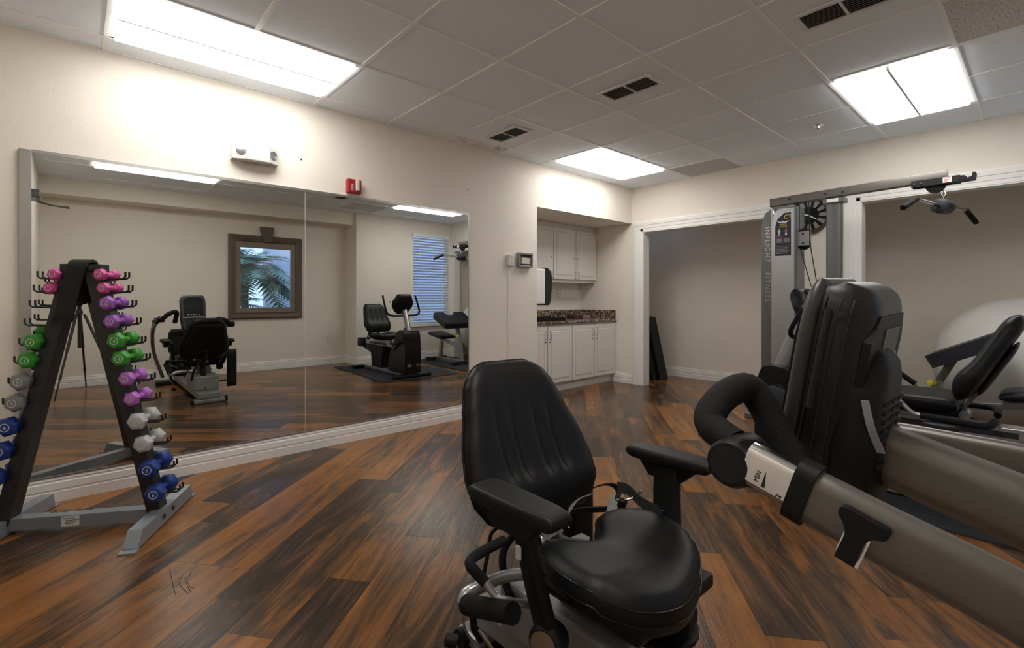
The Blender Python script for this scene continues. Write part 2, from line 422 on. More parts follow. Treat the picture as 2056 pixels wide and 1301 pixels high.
for j in range(1, len(GY)-1):
    y = GY[j]; run = None
    for i in range(len(GX)):
        blocked = i == len(GX)-1 or ((i, j) in skip and (i, j-1) in skip)
        if not blocked and run is None: run = GX[i]
        if blocked and run is not None:
            obj('ceiling_tee', B(((run, y-.012, ZC-.0055), (GX[i], y+.012, ZC+.02))), 'tee', ce); run = None
obj('wall_angle', B(((0, -1, ZC-.004), (.02, YF, ZC+.004)), ((0, YF-.02, ZC-.004), (XREC, YF, ZC+.004))), 'tee', ce)
lab = ['large fluorescent troffer above the mirror wall, nearest the dumbbell rack', 'fluorescent troffer at the far left, near the kitchenette', 'fluorescent troffer at the far right, above the cable machine', 'fluorescent troffer over the recumbent stepper, seen only in the mirror']
for (i, a, b), lb in zip(lights, lab):
    x0, x1, y0, y1 = GX[i]+.012, GX[i+1]-.012, GY[a]+.012, GY[b]-.012
    t = thing('ceiling_light', lb, 'light', ((x0+x1)/2, (y0+y1)/2, ZC), 'ceiling troffers')
    obj('light_frame', B(((x0, y0, ZC-.004), (x0+.015, y1, ZC+.05)), ((x1-.015, y0, ZC-.004), (x1, y1, ZC+.05)), ((x0, y0, ZC-.004), (x1, y0+.02, ZC+.05)), ((x0, y1-.02, ZC-.004), (x1, y1, ZC+.05)), ((x0, y0, ZC+.05), (x1, y1, ZC+.06))), 'vent', t)
    xm = (x0+x1)/2
    for s in (-1, 1):
        xa, xb = (x0+.016, xm-.004) if s < 0 else (xm+.004, x1-.016)
        bm = B(((xa, y0+.022, ZC-.024), (xb, y1-.022, ZC+.01))); bevel_all(bm, .006, 2)  # drop added below the ceiling line so the glowing sides brighten the tiles
        obj('diffuser', bm, 'lamp', t)
    obj('centre_rib', B(((xm-.006, y0+.02, ZC-.026), (xm+.007, y1-.02, ZC+.0))), 'vent', t)
bm = nb(); box(bm, (-.083, -.0075, -.0012), (.083, .0075, .0012), 0, Matrix.Rotation(math.radians(35), 4, 'X'))
lo = obj('louver', bm, 'greymetal'); lme = lo.data; bpy.data.objects.remove(lo)
for (xc, lb) in ((1.715, 'supply air vent in the middle of the ceiling'), (.49, 'supply air vent nearest the mirror wall'), (2.935, 'supply air vent at the top right, nearest the camera')):
    yc = 2.885
    t = thing('ceiling_vent', lb, 'vent', (xc, yc, ZC), 'ceiling supply vents')
    a, b = .20, .105
    obj('vent_frame', bevel_all(B(((xc-a, yc-b, ZC-.012), (xc+a, yc-b+.025, ZC-.002)), ((xc-a, yc+b-.025, ZC-.012), (xc+a, yc+b, ZC-.002)), ((xc-a, yc-b+.025, ZC-.012), (xc-a+.025, yc+b-.025, ZC-.002)), ((xc+a-.025, yc-b+.025, ZC-.012), (xc+a, yc+b-.025, ZC-.002)), ((xc-.007, yc-b+.025, ZC-.011), (xc+.007, yc+b-.025, ZC-.002))), .002, 1), 'vent', t)
    obj('vent_backing', B(((xc-a+.02, yc-b+.02, ZC-.0019), (xc+a-.02, yc+b-.02, ZC-.0004))), 'dark', t)
    for s in (-1, 1):
        for k in range(8): inst('louver', lme, t, (xc+s*.091, yc-.07+.02*k, ZC-.0075)).matrix_parent_inverse = Matrix.Translation(-Vector(t.location))
t = thing('sprinkler_head', 'small chrome sprinkler head in the ceiling', 'sprinkler', (2.334, 4.706, ZC))
bm = nb(); lathe(bm, [(.04, 0), (.038, .004), (.012, .007), (.01, .02), (.022, .03), (.022, .033), (.005, .036)], (2.334, 4.706, ZC-.001), (0, 0, -1)); obj('sprinkler_body', bm, 'chrome', t, 40)
# ---- baseboards and casings
def bb(name, pts, hgt=.135):
    """moulded baseboard along a wall: pts = floor line, room on the left-hand side"""
    prof = [(0, 0), (.016, 0), (.016, .055), (.013, .06), (.013, .066), (.016, .07), (.014, .105), (.009, .112), (.009, .118), (.012, .122), (.007, hgt), (0, hgt)]
    bm = nb()
    for a, b in zip(pts, pts[1:]):
        a = X(*a, 0); b = X(*b, 0); d = (b-a).normalized(); nrm = X(-d.y, d.x, 0)
        prism(bm, [a+nrm*u+X(0, 0, v) for u, v in prof], b-a)
    return struct(name, bm, 'trim')
bb('baseboard_left', [(0, NY0), (0, -.97)])
bb('baseboard_back', [(1.95, YA), (-.70, YA)]); bb('baseboard_back_2', [(4.09, YA), (2.05, YA)])
bb('baseboard_niche', [(0, YF), (-.3, YF)], .125)
bb('baseboard_right', [(XREC, -.31), (XREC, 3.61), (XR, 3.61), (XR, YF)])
bb('baseboard_front', [(2.47, -.31), (XREC, -.31)])
def casing(name, a, b, z, outer=.11):
    prof = [(0, 0), (outer, 0), (outer, .018), (outer-.012, .022), (outer*.62, .020), (outer*.58, .015), (outer*.3, .013), (outer*.26, .009), (.004, .009), (0, .006)]
    bm = nb()
    L = [X(a-u, YF-v, 0) for u, v in prof]; prism(bm, L, (0, 0, z+outer*.3))
    if b < 3.9: prism(bm, [X(b+u, YF-v, 0) for u, v in prof], (0, 0, z+outer*.3))
    prism(bm, [X(a-outer, YF-v, z+u) for u, v in prof], (b-a+2*outer if b < 3.9 else b-a+outer, 0, 0))
    struct(name, bm, 'trim')
    j = struct(name+'_jamb', B(((a-.004, YF-.006, 0), (a+.008, YF+.13, z)), ((b-.008, YF-.006, 0), (b+.004, YF+.13, z)), ((a, YF-.006, z-.008), (b, YF+.13, z+.004))), 'trim')
    j.name = name.replace('trim_', 'trim_1')
casing('trim_1', o1a, o1b, o1z, .13); casing('trim_2', o2a, o2b, o2z, .13)
bpy.context.view_layer.update()

# ------------------------------------------------------------------ windows
def window_1():
    y0, y1, z0, z1 = 1.754, 2.841, .812, 2.10; x = XREC
    bm = nb(); prof = [(0, 0), (.0, .035), (.02, .05), (.05, .045), (.075, .03), (.09, .035), (.10, .02), (.10, 0)]
    def side(a, b, inw):
        a = Vector(a); b = Vector(b); inw = Vector(inw); d = (b-a).normalized()
        va = [bm.verts.new(a+inw*u+d*u+X(-v, 0, 0)) for u, v in prof]; vb = [bm.verts.new(b+inw*u-d*u+X(-v, 0, 0)) for u, v in prof]
        k = len(prof)
        for i in range(k-1): bm.faces.new((va[i], va[i+1], vb[i+1], vb[i]))
    side((x, y0, z0), (x, y1, z0), (0, 0, 1)); side((x, y1, z1), (x, y0, z1), (0, 0, -1)); side((x, y1, z0), (x, y1, z1), (0, -1, 0)); side((x, y0, z1), (x, y0, z0), (0, 1, 0))
    w = struct('window_1', bm, 'wood_frame', 30)
    a, b, c, d = y0+.1, y1-.1, z0+.1, z1-.1
    obj('window_sash', B(((x-.015, a, c), (x+.03, a+.07, d)), ((x-.015, b-.07, c), (x+.03, b, d)), ((x-.0145, a+.07, c), (x+.03, b-.07, c+.07)), ((x-.0145, a+.07, d-.09), (x+.03, b-.07, d))), mat('sash_taupe', (.22, .18, .14), .45), w)
    obj('pane', B(((x+.005, a+.07, c+.07), (x+.009, b-.07, d-.09))), 'glass', w)
    k = nb(); ym = 2.300
    prism(k, [X(x-.07, ym-.06, z1-.09), X(x-.07, ym+.06, z1-.09), X(x-.07, ym+.10, z1+.14), X(x-.07, ym-.10, z1+.14)], (.07, 0, 0)); bevel_all(k, .006, 1)
    obj('keystone', k, 'wood_frame', w)
    return w
window_1()
def window_2():
    y0, y1, z0, z1 = w2; x = XR
    w = struct('window_2', B(((x+.02, y0, z0), (x+.08, y0+.04, z1)), ((x+.02, y1-.04, z0), (x+.08, y1, z1)), ((x+.02, y0+.04, z0), (x+.08, y1-.04, z0+.04)), ((x+.02, y0+.04, z1-.04), (x+.08, y1-.04, z1)), ((x-.05, y0-.04, z0-.03), (x+.02, y1+.03, z0))), 'trim')
    obj('pane', B(((x+.05, y0+.04, z0+.04), (x+.054, y1-.04, z1-.04))), 'glass', w)
    obj('blind_headrail', bevel_all(B(((x-.05, y0+.005, z1-.07), (x+.0, y1-.005, z1-.005))), .004), 'slat', w)
    bm = nb(); box(bm, (-.024, -(y1-y0)/2+.01, -.0012), (.024, (y1-y0)/2-.01, .0012), 0, Matrix.Rotation(math.radians(33), 4, 'Y'))
    o = obj('blind_slat', bm, 'slat', w); n = 32
    for k in range(n):
        s = o if k == 0 else inst('blind_slat', o.data, w)
        s.location = (x-.025, (y0+y1)/2, z0+.035+(z1-.1-z0-.035)*k/(n-1))
    obj('blind_bottom_rail', bevel_all(B(((x-.045, y0+.01, z0+.004), (x-.005, y1-.01, z0+.022))), .003), 'slat', w)
    for y in (y0+.15, y1-.15): obj('blind_cord', T([(x-.05, y, z0+.02), (x-.05, y, z1-.07)], .0015, 5), 'slat', w)
window_2()
# outside: a lawn, a pale rendered wall and a palm clump in front of it
struct('ground_outside', B(((4.7, -8, -.3), (16, 20, -.02))), mat('lawn', (.08, .14, .04), .9, var=.3, vscale=20))
hw = struct('wall_outside', B(((8.0, 3.27, 0), (8.2, 15, 4.5))), mat('pale_render', (.62, .66, .80), .8, var=.05))
def palm(x, y, h, lb, n, seed):
    rr = random.Random(seed); t = thing('palm', lb, 'palm', (x, y, 0))
    obj('trunk', T([(x, y, 0), (x+.05, y, h*.5), (x, y, h)], .07, 8, 4), mat('trunk_bark', (.12, .09, .06), .9, bump=.6, bscale=30), t)
    me = None
    for k in range(n):
        bm = nb(); az = rr.random()*2*PI; el = rr.uniform(-.3, 1.1); L = rr.uniform(.7, 1.2); d = X(math.cos(az), math.sin(az), 0); P = []
        for q in range(9):
            u = q/8; P.append(X(x, y, h)+d*L*u*math.cos(el)+X(0, 0, L*u*math.sin(el)-.5*L*u*u))
        sd = d.cross(X(0, 0, 1))
        for q in range(8):
            for s in (-1, 1):
                for hh in (0, .5):
                    a = P[q].lerp(P[q+1], hh); l = .34*math.sin(PI*(q+hh+.8)/9.5); tip = a+sd*s*l+(P[q+1]-P[q]).normalized()*l*.6+X(0, 0, -.1*l)
                    w = (P[q+1]-P[q])*.24
                    bm.faces.new([bm.verts.new(v) for v in (a-w, a+w, tip)])
        obj('frond', bm, 'palmleaf', t)
M['palmleaf'] = mat('palm_leaf', (.16, .30, .22), .45, var=.5, vscale=8)
palm(6.75, 2.55, 1.7, 'taller palm outside the framed window', 70, 3); palm(6.1, 1.95, .85, 'lower palm clump outside the framed window', 60, 5)

# ------------------------------------------------------------------ mirror
def mirror():
    z0, z1, y0, ym, y1 = .136, 1.925, -.222, 1.292, 2.826
    t = thing('wall_mirror', 'large two-panel metal-edged gym mirror on the left wall above the baseboard', 'mirror', (0, 1.3, z0))
    obj('mirror_panel', B(((.002, y0+.05, z0+.008), (.008, ym-.0012, z1-.012))), 'mirror', t)
    obj('mirror_panel', B(((.002, ym+.0012, z0+.008), (.008, y1-.006, z1-.012))), 'mirror', t)
    obj('mirror_channel', bevel_all(B(((.002, y0, z0), (.016, y0+.05, z1)), ), .004), 'steel', t)
    obj('mirror_channel', B(((.002, y0+.05, z1-.014), (.012, y1, z1+.004)),), 'steel', t)
    obj('mirror_channel', B(((.002, y0+.05, z0), (.012, y1, z0+.009)),), 'steel', t)
    obj('mirror_channel', B(((.002, y1-.006, z0+.009), (.012, y1, z1-.014)),), 'steel', t)
    obj('mirror_seam', B(((.004, ym-.0012, z0+.009), (.0085, ym+.0012, z1-.014)),), 'pale', t)
mirror()

# ------------------------------------------------------------------ wall fixtures
def emergency_light():
    t = thing('emergency_light', 'white twin-lamp emergency light high on the wall above the mirror', 'emergency light', (0, .944, 2.11))
    y0, y1, z0, z1 = .795, 1.095, 2.055, 2.175
    obj('housing', bevel_all(B(((.001, y0+.075, z0), (.085, y1-.065, z1))), .008), 'white', t)
    obj('back_plate', bevel_all(B(((.0005, y0, z0), (.02, y1, z1))), .004), 'white', t)
    clear = mat('clear_lens', (.62, .60, .56), .25)
    for s, (a, b) in ((-1, (y0+.003, y0+.075)), (1, (y1-.065, y1-.003))):
        bm = nb(); yo, yi = (a, b) if s < 0 else (b, a)
        prism(bm, [X(.02, yo, z0+.004), X(.05, yo, z0+.004), X(.08, yi, z0+.004), X(.02, yi, z0+.004)], (0, 0, z1-z0-.008)); bevel_all(bm, .004, 1)
        obj('lamp_lens', bm, clear, t)
        bm = nb(); c = X(.068, (yo+yi*2)/3, (z0+z1)/2); lathe(bm, [(.03, 0), (.03, .006), (.012, .01)], c, (1, -.5*s*-1, 0)); obj('lamp_reflector', bm, 'steel', t, 40)
emergency_light()
def alarm():
    t = thing('fire_alarm', 'red wall-mounted fire alarm strobe above the mirror', 'fire alarm', (0, 1.665, 2.0))
    obj('alarm_body', bevel_all(B(((.0005, 1.608, 1.948), (.045, 1.722, 2.056))), .006), 'red', t)
    obj('strobe_lens', bevel_all(B(((.045, 1.668, 1.965), (.066, 1.696, 2.048))), .006), mat('strobe_clear', (.6, .6, .58), .2), t)
    text('alarm_lettering', 'FIRE', .028, (.0455, 1.652, 1.966), (0, 0, 1), (0, -1, 0), 'pale', t)
alarm()
def chime_and_guard():
    t = thing('wall_switch_box', 'small white surface box with a conduit below it, beside the thermostat guard', 'switch box', (0, 3.35, 1.5))
    obj('box_cover', bevel_all(B(((.0005, 3.312, 1.452), (.035, 3.388, 1.568))), .005), 'white', t)
    for z in (1.475, 1.545): obj('screw', B(((.035, 3.346, z-.004), (.037, 3.354, z+.004))), 'steel', t)
    obj('conduit', B(((.0005, 3.334, .135), (.008, 3.340, 1.452))), 'trim', t)
    t = thing('thermostat_guard', 'square smoky plastic guard over a thermostat at the niche corner', 'thermostat', (0, 3.55, 1.52))
    y0, y1, z0, z1 = 3.455, 3.655, 1.447, 1.597
    obj('guard_frame', bevel_all(B(((.0005, y0, z0), (.045, y0+.02, z1)), ((.0005, y1-.02, z0), (.045, y1, z1)), ((.0005, y0+.02, z0), (.045, y1-.02, z0+.02)), ((.0005, y0+.02, z1-.02), (.045, y1-.02, z1))), .003, 1), 'greymetal', t)
    obj('guard_back', B(((.0006, y0+.02, z0+.02), (.006, y1-.02, z1-.02))), mat('guard_dark', (.09, .085, .075), .4), t)
    obj('thermostat_body', bevel_all(B(((.006, 3.50, z0+.035), (.032, 3.63, z1-.05))), .004), 'white', t)
chime_and_guard()
def outlet(n, lb, p, nrm, name='wall_outlet'):
    t = thing(name, lb, 'outlet', p); p = Vector(p); nrm = Vector(nrm)
    def bx(w, h, d, dz=0, dy=0, o=0):
        a = p+nrm*(.0005+o); s = X(abs(nrm.x)*d, w, h)
        lo = a+X(0, -w/2+dy, -h/2+dz); hi = lo+X(0, w, h)+nrm*d
        return (tuple(min(lo[i], hi[i]) for i in range(3)), tuple(max(lo[i], hi[i]) for i in range(3)))
    obj('outlet_plate', bevel_all(B(bx(.072, .115, .006)), .002, 1), 'white', t)
    for dz in (-.024, .024): obj('outlet_socket', bevel_all(B(bx(.034, .03, .003, dz, 0, .006)), .001, 1), 'trim', t)
outlet(1, 'white power outlet above the granite counter in the niche', (NX, 5.09, 1.19), (1, 0, 0)); outlet(2, 'white power outlet low on the recess wall, seen in the mirror', (XREC, 3.30, .44), (-1, 0, 0))
for (y, z, lb) in ((1.267, 2.146, 'tiny dark screw in the wall between emergency light and fire alarm'), (2.824, 2.156, 'tiny dark screw in the wall above the mirror right corner')):
    bm = nb(); lathe(bm, [(.007, 0), (.005, .004), (.002, .005)], (.0005, y, z), (1, 0, 0), 8); tag(obj('wall_screw', bm, 'ink'), lb, 'screw')
def clock():
    c = X(2.03, YF, 1.95); R = .185
    t = thing('wall_clock', 'round black wall clock with bronze rim behind the cable machine', 'clock', c)
    bm = nb(); lathe(bm, [(R-.03, .001), (R, .001), (R, .03), (R-.012, .045), (R-.03, .03), (R-.032, .012)], c, (0, -1, 0), 40); obj('clock_rim', bm, 'gold', t, 40)
    bm = nb(); lathe(bm, [(R-.03, .002), (R-.03, .012), (.001, .013)], c, (0, -1, 0), 40); obj('clock_face', bm, 'screen', t, 40)
    for k in range(12):
        a = 2*PI*k/12; bm = nb(); d = X(math.sin(a), 0, math.cos(a)); s = X(math.cos(a), 0, -math.sin(a)); o = c+X(0, -.014, 0)
        prism(bm, [o+d*.085-s*.012, o+d*.085+s*.012, o+d*.148+s*.022, o+d*.148-s*.022], (0, -.002, 0)); obj('hour_marker', bm, 'greymetal', t)
    for a, L in ((2.2, .08), (5.0, .11)):
        bm = nb(); d = X(math.sin(a), 0, math.cos(a)); s = X(math.cos(a), 0, -math.sin(a)); o = c+X(0, -.017, 0); prism(bm, [o-s*.006, o+s*.006, o+d*L+s*.003, o+d*L-s*.003], (0, -.002, 0)); obj('clock_hand', bm, 'paper', t)
clock()
def door_closer():
    t = thing('door_closer', 'dark hydraulic door closer with a folding arm over the door, seen in the mirror', 'door closer', (2.35, -.30, 2.05))
    obj('closer_body', bevel_all(B(((2.18, -.289, 2.005), (2.46, -.22, 2.075))), .008), 'gunmetal', t)
    obj('closer_arm', T([(2.42, -.25, 2.0), (2.46, -.16, 1.985), (2.42, -.03, 1.975)], .007, 6), 'gunmetal', t)
    obj('closer_arm', T([(2.30, -.25, 1.99), (2.36, -.14, 1.97), (2.42, -.03, 1.965)], .006, 6), 'gunmetal', t)
door_closer()

# ------------------------------------------------------------------ kitchenette
def pull(y, z, xf, parent, L=.095):
    obj('handle', T([(xf, y, z-L/2), (xf+.022, y, z-L/2+.006), (xf+.026, y, z), (xf+.022, y, z+L/2-.006), (xf, y, z+L/2)], .0042, 6, 3), 'steel', parent, 60)
def cab_door(y0, y1, z0, z1, xf, parent, hside, hz, lz):
    d = obj('door', bevel_all(B(((xf-.028, y0, z0), (xf, y1, z1))), .003, 1), 'cab', parent)
    m = .055
    bm = nb(); box(bm, (xf-.006, y0+m, z0+m), (xf+.004, y1-m, z1-m)); bevel_all(bm, .008, 1)
    obj('door_panel', bm, 'cab', d)
    # flat strips round the raised panel, groove shade put into a darker tone
    g = .014
    obj('groove_shade_strip', B(((xf-.001, y0+m-g, z0+m-g), (xf+.0006, y1-m+g, z0+m)), ((xf-.001, y0+m-g, z1-m), (xf+.0006, y1-m+g, z1-m+g)), ((xf-.001, y0+m-g, z0+m), (xf+.0006, y0+m, z1-m)), ((xf-.001, y1-m, z0+m), (xf+.0006, y1-m+g, z1-m))), mat('groove_shade', (.62, .59, .54), .4) if 'gp' not in M else M['gp'], d)
    y = y1-.032 if hside > 0 else y0+.032
    pull(y, hz, xf, d)
    bm = nb(); lathe(bm, [(.009, 0), (.009, .004), (.004, .005)], (xf, y, lz), (1, 0, 0), 10); obj('lock', bm, 'ink', d)
M['gp'] = mat('groove_shade', (.60, .57, .52), .4)  # cabinet colour darkened to stand for shade in a groove
def kitchenette():
    e = .004
    t = thing('base_cabinet', 'white panelled base cabinet under the granite counter', 'cabinet', (-.5, 4.65, 0))
    obj('cabinet_body', B(((NX+.002, NY0+.003, .10), (-.276, YF-.003, .815))), 'cab', t); obj('toe_kick', B(((NX+.01, NY0+.003, 0), (-.32, YF-.003, .10))), 'cab', t)
    sp = [3.765, 4.199, 4.645, 5.087, 5.546]
    for k in range(4): cab_door(sp[k]+.006, sp[k+1]-.006, .118, .79, -.247, t, 1 if k % 2 == 0 else -1, .69 if k < 2 else .70, .61)
    t = thing('granite_countertop', 'speckled brown granite countertop with backsplash in the niche', 'countertop', (-.5, 4.65, .816))
    obj('counter_slab', bevel_all(B(((NX+.002, NY0+.003, .8165), (-.232, YF-.003, .852))), .008), 'granite', t)
    obj('backsplash', B(((NX+.002, NY0+.003, .852), (NX+.022, YF-.003, .965)), ((NX+.022, YF-.023, .852), (-.25, YF-.003, .965))), 'granite', t)
    t = thing('wall_cabinet', 'white panelled wall cabinet hanging in the niche', 'cabinet', (-.7, 4.9, 1.34))
    obj('cabinet_body', B(((NX+.002, 4.06, 1.336), (-.597, YF-.003, NZ-.003))), 'cab', t)
    sp = [4.06, 4.662, 5.108, 5.55]
    for k in range(3): cab_door(sp[k]+.006, sp[k+1]-.006, 1.375, 2.045, -.568, t, -1 if k == 2 else 1, 1.425, 1.655)
    t = thing('towel_dispenser', 'white and black paper towel dispenser on the niche side wall', 'dispenser', (-.12, 3.9, 1.25))
    obj('dispenser_body', bevel_all(B(((-.32, NY0+.001, 1.06), (-.05, NY0+.19, 1.45))), .012), 'trim', t)
    bm = nb(); pr = [(0, 1.05), (.06, 1.055), (.085, 1.15), (.10, 1.30), (.09, 1.40), (.05, 1.45), (0, 1.465)]
    prism(bm, [X(-.325, NY0+.191+a, z) for a, z in spline([X(a, z, 0) for a, z in pr], 3) and [(p.x, p.y) for p in spline([X(a, z, 0) for a, z in pr], 3)]], (.28, 0, 0)); bevel_all(bm, .008)
    obj('dispenser_cover', bm, mat('smoky_black', (.018, .022, .02), .2), t, 40)
    tr = thing('drying_tray', 'flat black tray on the granite counter', 'tray', (-.45, 4.3, .852))
    obj('tray_base', bevel_all(B(((-.62, 3.95, .8525), (-.30, 4.58, .862))), .003), 'black', tr)
    obj('tray_rim', bevel_all(B(((-.62, 3.95, .862), (-.30, 3.965, .895)), ((-.62, 4.565, .862), (-.30, 4.58, .895)), ((-.62, 3.965, .862), (-.605, 4.565, .895)), ((-.315, 3.965, .862), (-.30, 4.565, .895))), .003), 'black', tr)
    t = thing('small_box', 'small brown and grey box on the counter by the niche corner', 'box', (-.6, 5.2, .852))
    obj('box_side', bevel_all(B(((-.66, 5.02, .8525), (-.52, 5.20, .905))), .003), 'brown', t); obj('box_lid', bevel_all(B(((-.65, 5.201, .8525), (-.52, 5.34, .90))), .003), mat('box_kraft', (.20, .17, .14), .7), t)
kitchenette()

# ------------------------------------------------------------------ dumbbell rack
RC = Vector((.50, .036, 0)); RE = Vector((.49, .87, 0)).normalized(); RN = Vector((RE.y, -RE.x, 0))
def R3(e, n, z): return RC+RE*e+RN*n+X(0, 0, z)
def leg_e(s, z): return (.062+(1.218-z)*.228) if s > 0 else (-.052-(1.218-z)*.232)
LV = [1.238, 1.173, 1.10, 1.012, .918, .832, .732, .634, .524, .412, .289, .168]
def obox(bm, o, ax, ay, az, bev=0):
    """box from corner o along three vectors"""
    o = Vector(o); ax, ay, az = Vector(ax), Vector(ay), Vector(az)
    vs = [bm.verts.new(o+ax*i+ay*j+az*k) for i in (0, 1) for j in (0, 1) for k in (0, 1)]
    for f in ((0, 1, 3, 2), (4, 6, 7, 5), (0, 4, 5, 1), (2, 3, 7, 6), (0, 2, 6, 4), (1, 5, 7, 3)): bm.faces.new([vs[i] for i in f])
def dumbbell_rack():
    t = thing('dumbbell_rack', 'black and grey A-frame dumbbell rack standing before the mirror', 'rack', RC)
    for s in (1, -1):
        bm = nb(); w, d = .032, .036
        pts = []
        for z in (.05, 1.262):
            e = leg_e(s, z); pts.append([R3(e-w, -d, z), R3(e+w, -d, z), R3(e+w, d, z), R3(e-w, d, z)])
        a = [bm.verts.new(p) for p in pts[0]]; b = [bm.verts.new(p) for p in pts[1]]
        bm.faces.new(a[::-1]); bm.faces.new(b)
        for i in range(4): bm.faces.new((a[i], a[(i+1) % 4], b[(i+1) % 4], b[i]))
        bevel_all(bm, .006); up = obj('upright', bm, 'rackblack', t)
        # foot with sloped ends
        e0 = .345 if s > 0 else -.325; hw = .03
        bm = nb(); prof = [(-.30, .012), (-.285, .075), (.255, .075), (.30, .012), (.30, .006), (-.30, .006)]
        prism(bm, [R3(e0-hw, n, z) for n, z in prof], RE*2*hw); bevel_all(bm, .003, 1)
        f = obj('foot', bm, 'rackgrey', t)
        for n0, n1 in ((.29, .335), (-.335, -.29)):
            bm = nb(); obox(bm, R3(e0-hw-.004, n0, .0005), RE*(2*hw+.008), RN*(n1-n0), X(0, 0, .007)); obj('foot_plate', bm, 'rackgrey', f)
        for n in (-.05, .05):
            bm = nb(); c = R3(e0+s*hw, n, .045); lathe(bm, [(.012, 0), (.012, .004), (.008, .007)], c, RE*s, 8); obj('bolt', bm, 'ink', f)
        # hooks
        for z in LV:
            for n in (-.018, .018):
                e = leg_e(s, z)+s*.029; L = .105; zz = z-.0195
                obj('hook', T([R3(e, n, zz+.006), R3(e+s*.03, n, zz), R3(e+s*(L-.012), n, zz+.002), R3(e+s*L, n, zz+.012), R3(e+s*L, n, zz+.036)], .0048, 7), 'rackblack', t, 60)
    bm = nb(); obox(bm, R3(-.325, -.03, .022), RE*.67, RN*.06, X(0, 0, .055)); bevel_all(bm, .004); cb = obj('crossbar', bm, 'rackgrey', t)
    text('crossbar_lettering', 'Body-Solid', .042, R3(-.155, -.018, .0775), RE, -RN, 'ink', cb)
    bm = nb(); obox(bm, R3(-.075, .0302, .026), RE*.075, RN*.0012, X(0, 0, .047)); pl = obj('rating_plate', bm, 'paper', cb)
    text('plate_lettering', 'Body-Solid', .012, R3(-.07, .0316, .060), RE, (0, 0, 1), 'ink', pl, .0003)
    for k in range(3):
        bm = nb(); obox(bm, R3(-.059, .0315, .052-.008*k), RE*(.058-.01*k), RN*.0004, X(0, 0, .0025)); obj('plate_line', bm, 'ink', pl)
    bm = nb(); obox(bm, R3(-.080, -.034, 1.232), RE*.175, RN*.068, X(0, 0, .058)); bevel_all(bm, .012, 3); br = obj('top_bracket', bm, 'rackblack', t, 40)
    bm = nb(); lathe(bm, [(.018, 0), (.018, .006), (.012, .012), (.003, .014)], R3(.045, .034, 1.265), RN, 12); obj('bracket_bolt', bm, 'black', br, 40)
dumbbell_rack()
def strap():
    p = [R3(-.015, -.050, 1.10), R3(-.01, -.050, 1.2), R3(.0, -.045, 1.285), R3(.005, -.02, 1.306), R3(.005, .02, 1.306), R3(.0, .045, 1.285), R3(-.018, .050, 1.20), R3(-.040, .050, 1.10), R3(-.058, .050, 1.01)]
    bm = nb(); ribbon(bm, p, .078, .012, RE+X(0, 0, 0), 6); bevel_all(bm, .003, 1)
    t = tag(obj('weight_belt', bm, 'strap'), 'black fabric training belt draped over the top of the dumbbell rack', 'belt')
    bm = nb(); ribbon(bm, [R3(-.052, .0575, 1.035), R3(-.060, .058, 1.00)], .08, .006, RE, 0); obj('belt_end', bm, 'black', t)
strap()
def dumbbell_mesh(r, L):
    """hex-headed dumbbell along local x, origin at the centre of the handle"""
    bm = nb(); hl = L*.31
    for s in (-1, 1):
        x0, x1 = s*(L/2-hl), s*L/2; prof = [(x0, .55), (x0+s*hl*.22, .94), (x0+s*hl*.72, 1.0), (x1-s*hl*.05, .80), (x1, .70)]
        rings = [[bm.verts.new((x, r*k*math.cos(2*PI*i/6+.26), r*k*math.sin(2*PI*i/6+.26))) for i in range(6)] for x, k in prof]
        for a, b in zip(rings, rings[1:]):
            for i in range(6): bm.faces.new((a[i], a[(i+1) % 6], b[(i+1) % 6], b[i]))
        bm.faces.new(rings[0]); bm.faces.new(rings[-1])
    bevel_all(bm, r*.13, 2, 15)
    n = 12; hr = [[bm.verts.new((x, rr*math.cos(2*PI*i/n), rr*math.sin(2*PI*i/n))) for i in range(n)] for x, rr in ((-L/2+hl*.8, .016), (-.02, .0135), (.02, .0135), (L/2-hl*.8, .016))]
    for a, b in zip(hr, hr[1:]):
        for i in range(n): bm.faces.new((a[i], a[(i+1) % n], b[(i+1) % n], b[i]))
    return bm
def ring_mesh(r):
    bm = nb(); n = 20; v = []
    for i in range(n):
        a = 2*PI*i/n; v.append([bm.verts.new((x, q*math.cos(a), q*math.sin(a))) for x, q in ((0, r), (.0008, r), (.0008, r*.84), (0, r*.84))])
    for i in range(n):
        for j in range(4): bm.faces.new((v[i][j], v[(i+1) % n][j], v[(i+1) % n][(j+1) % 4], v[i][(j+1) % 4]))
    return bm
DB = {}
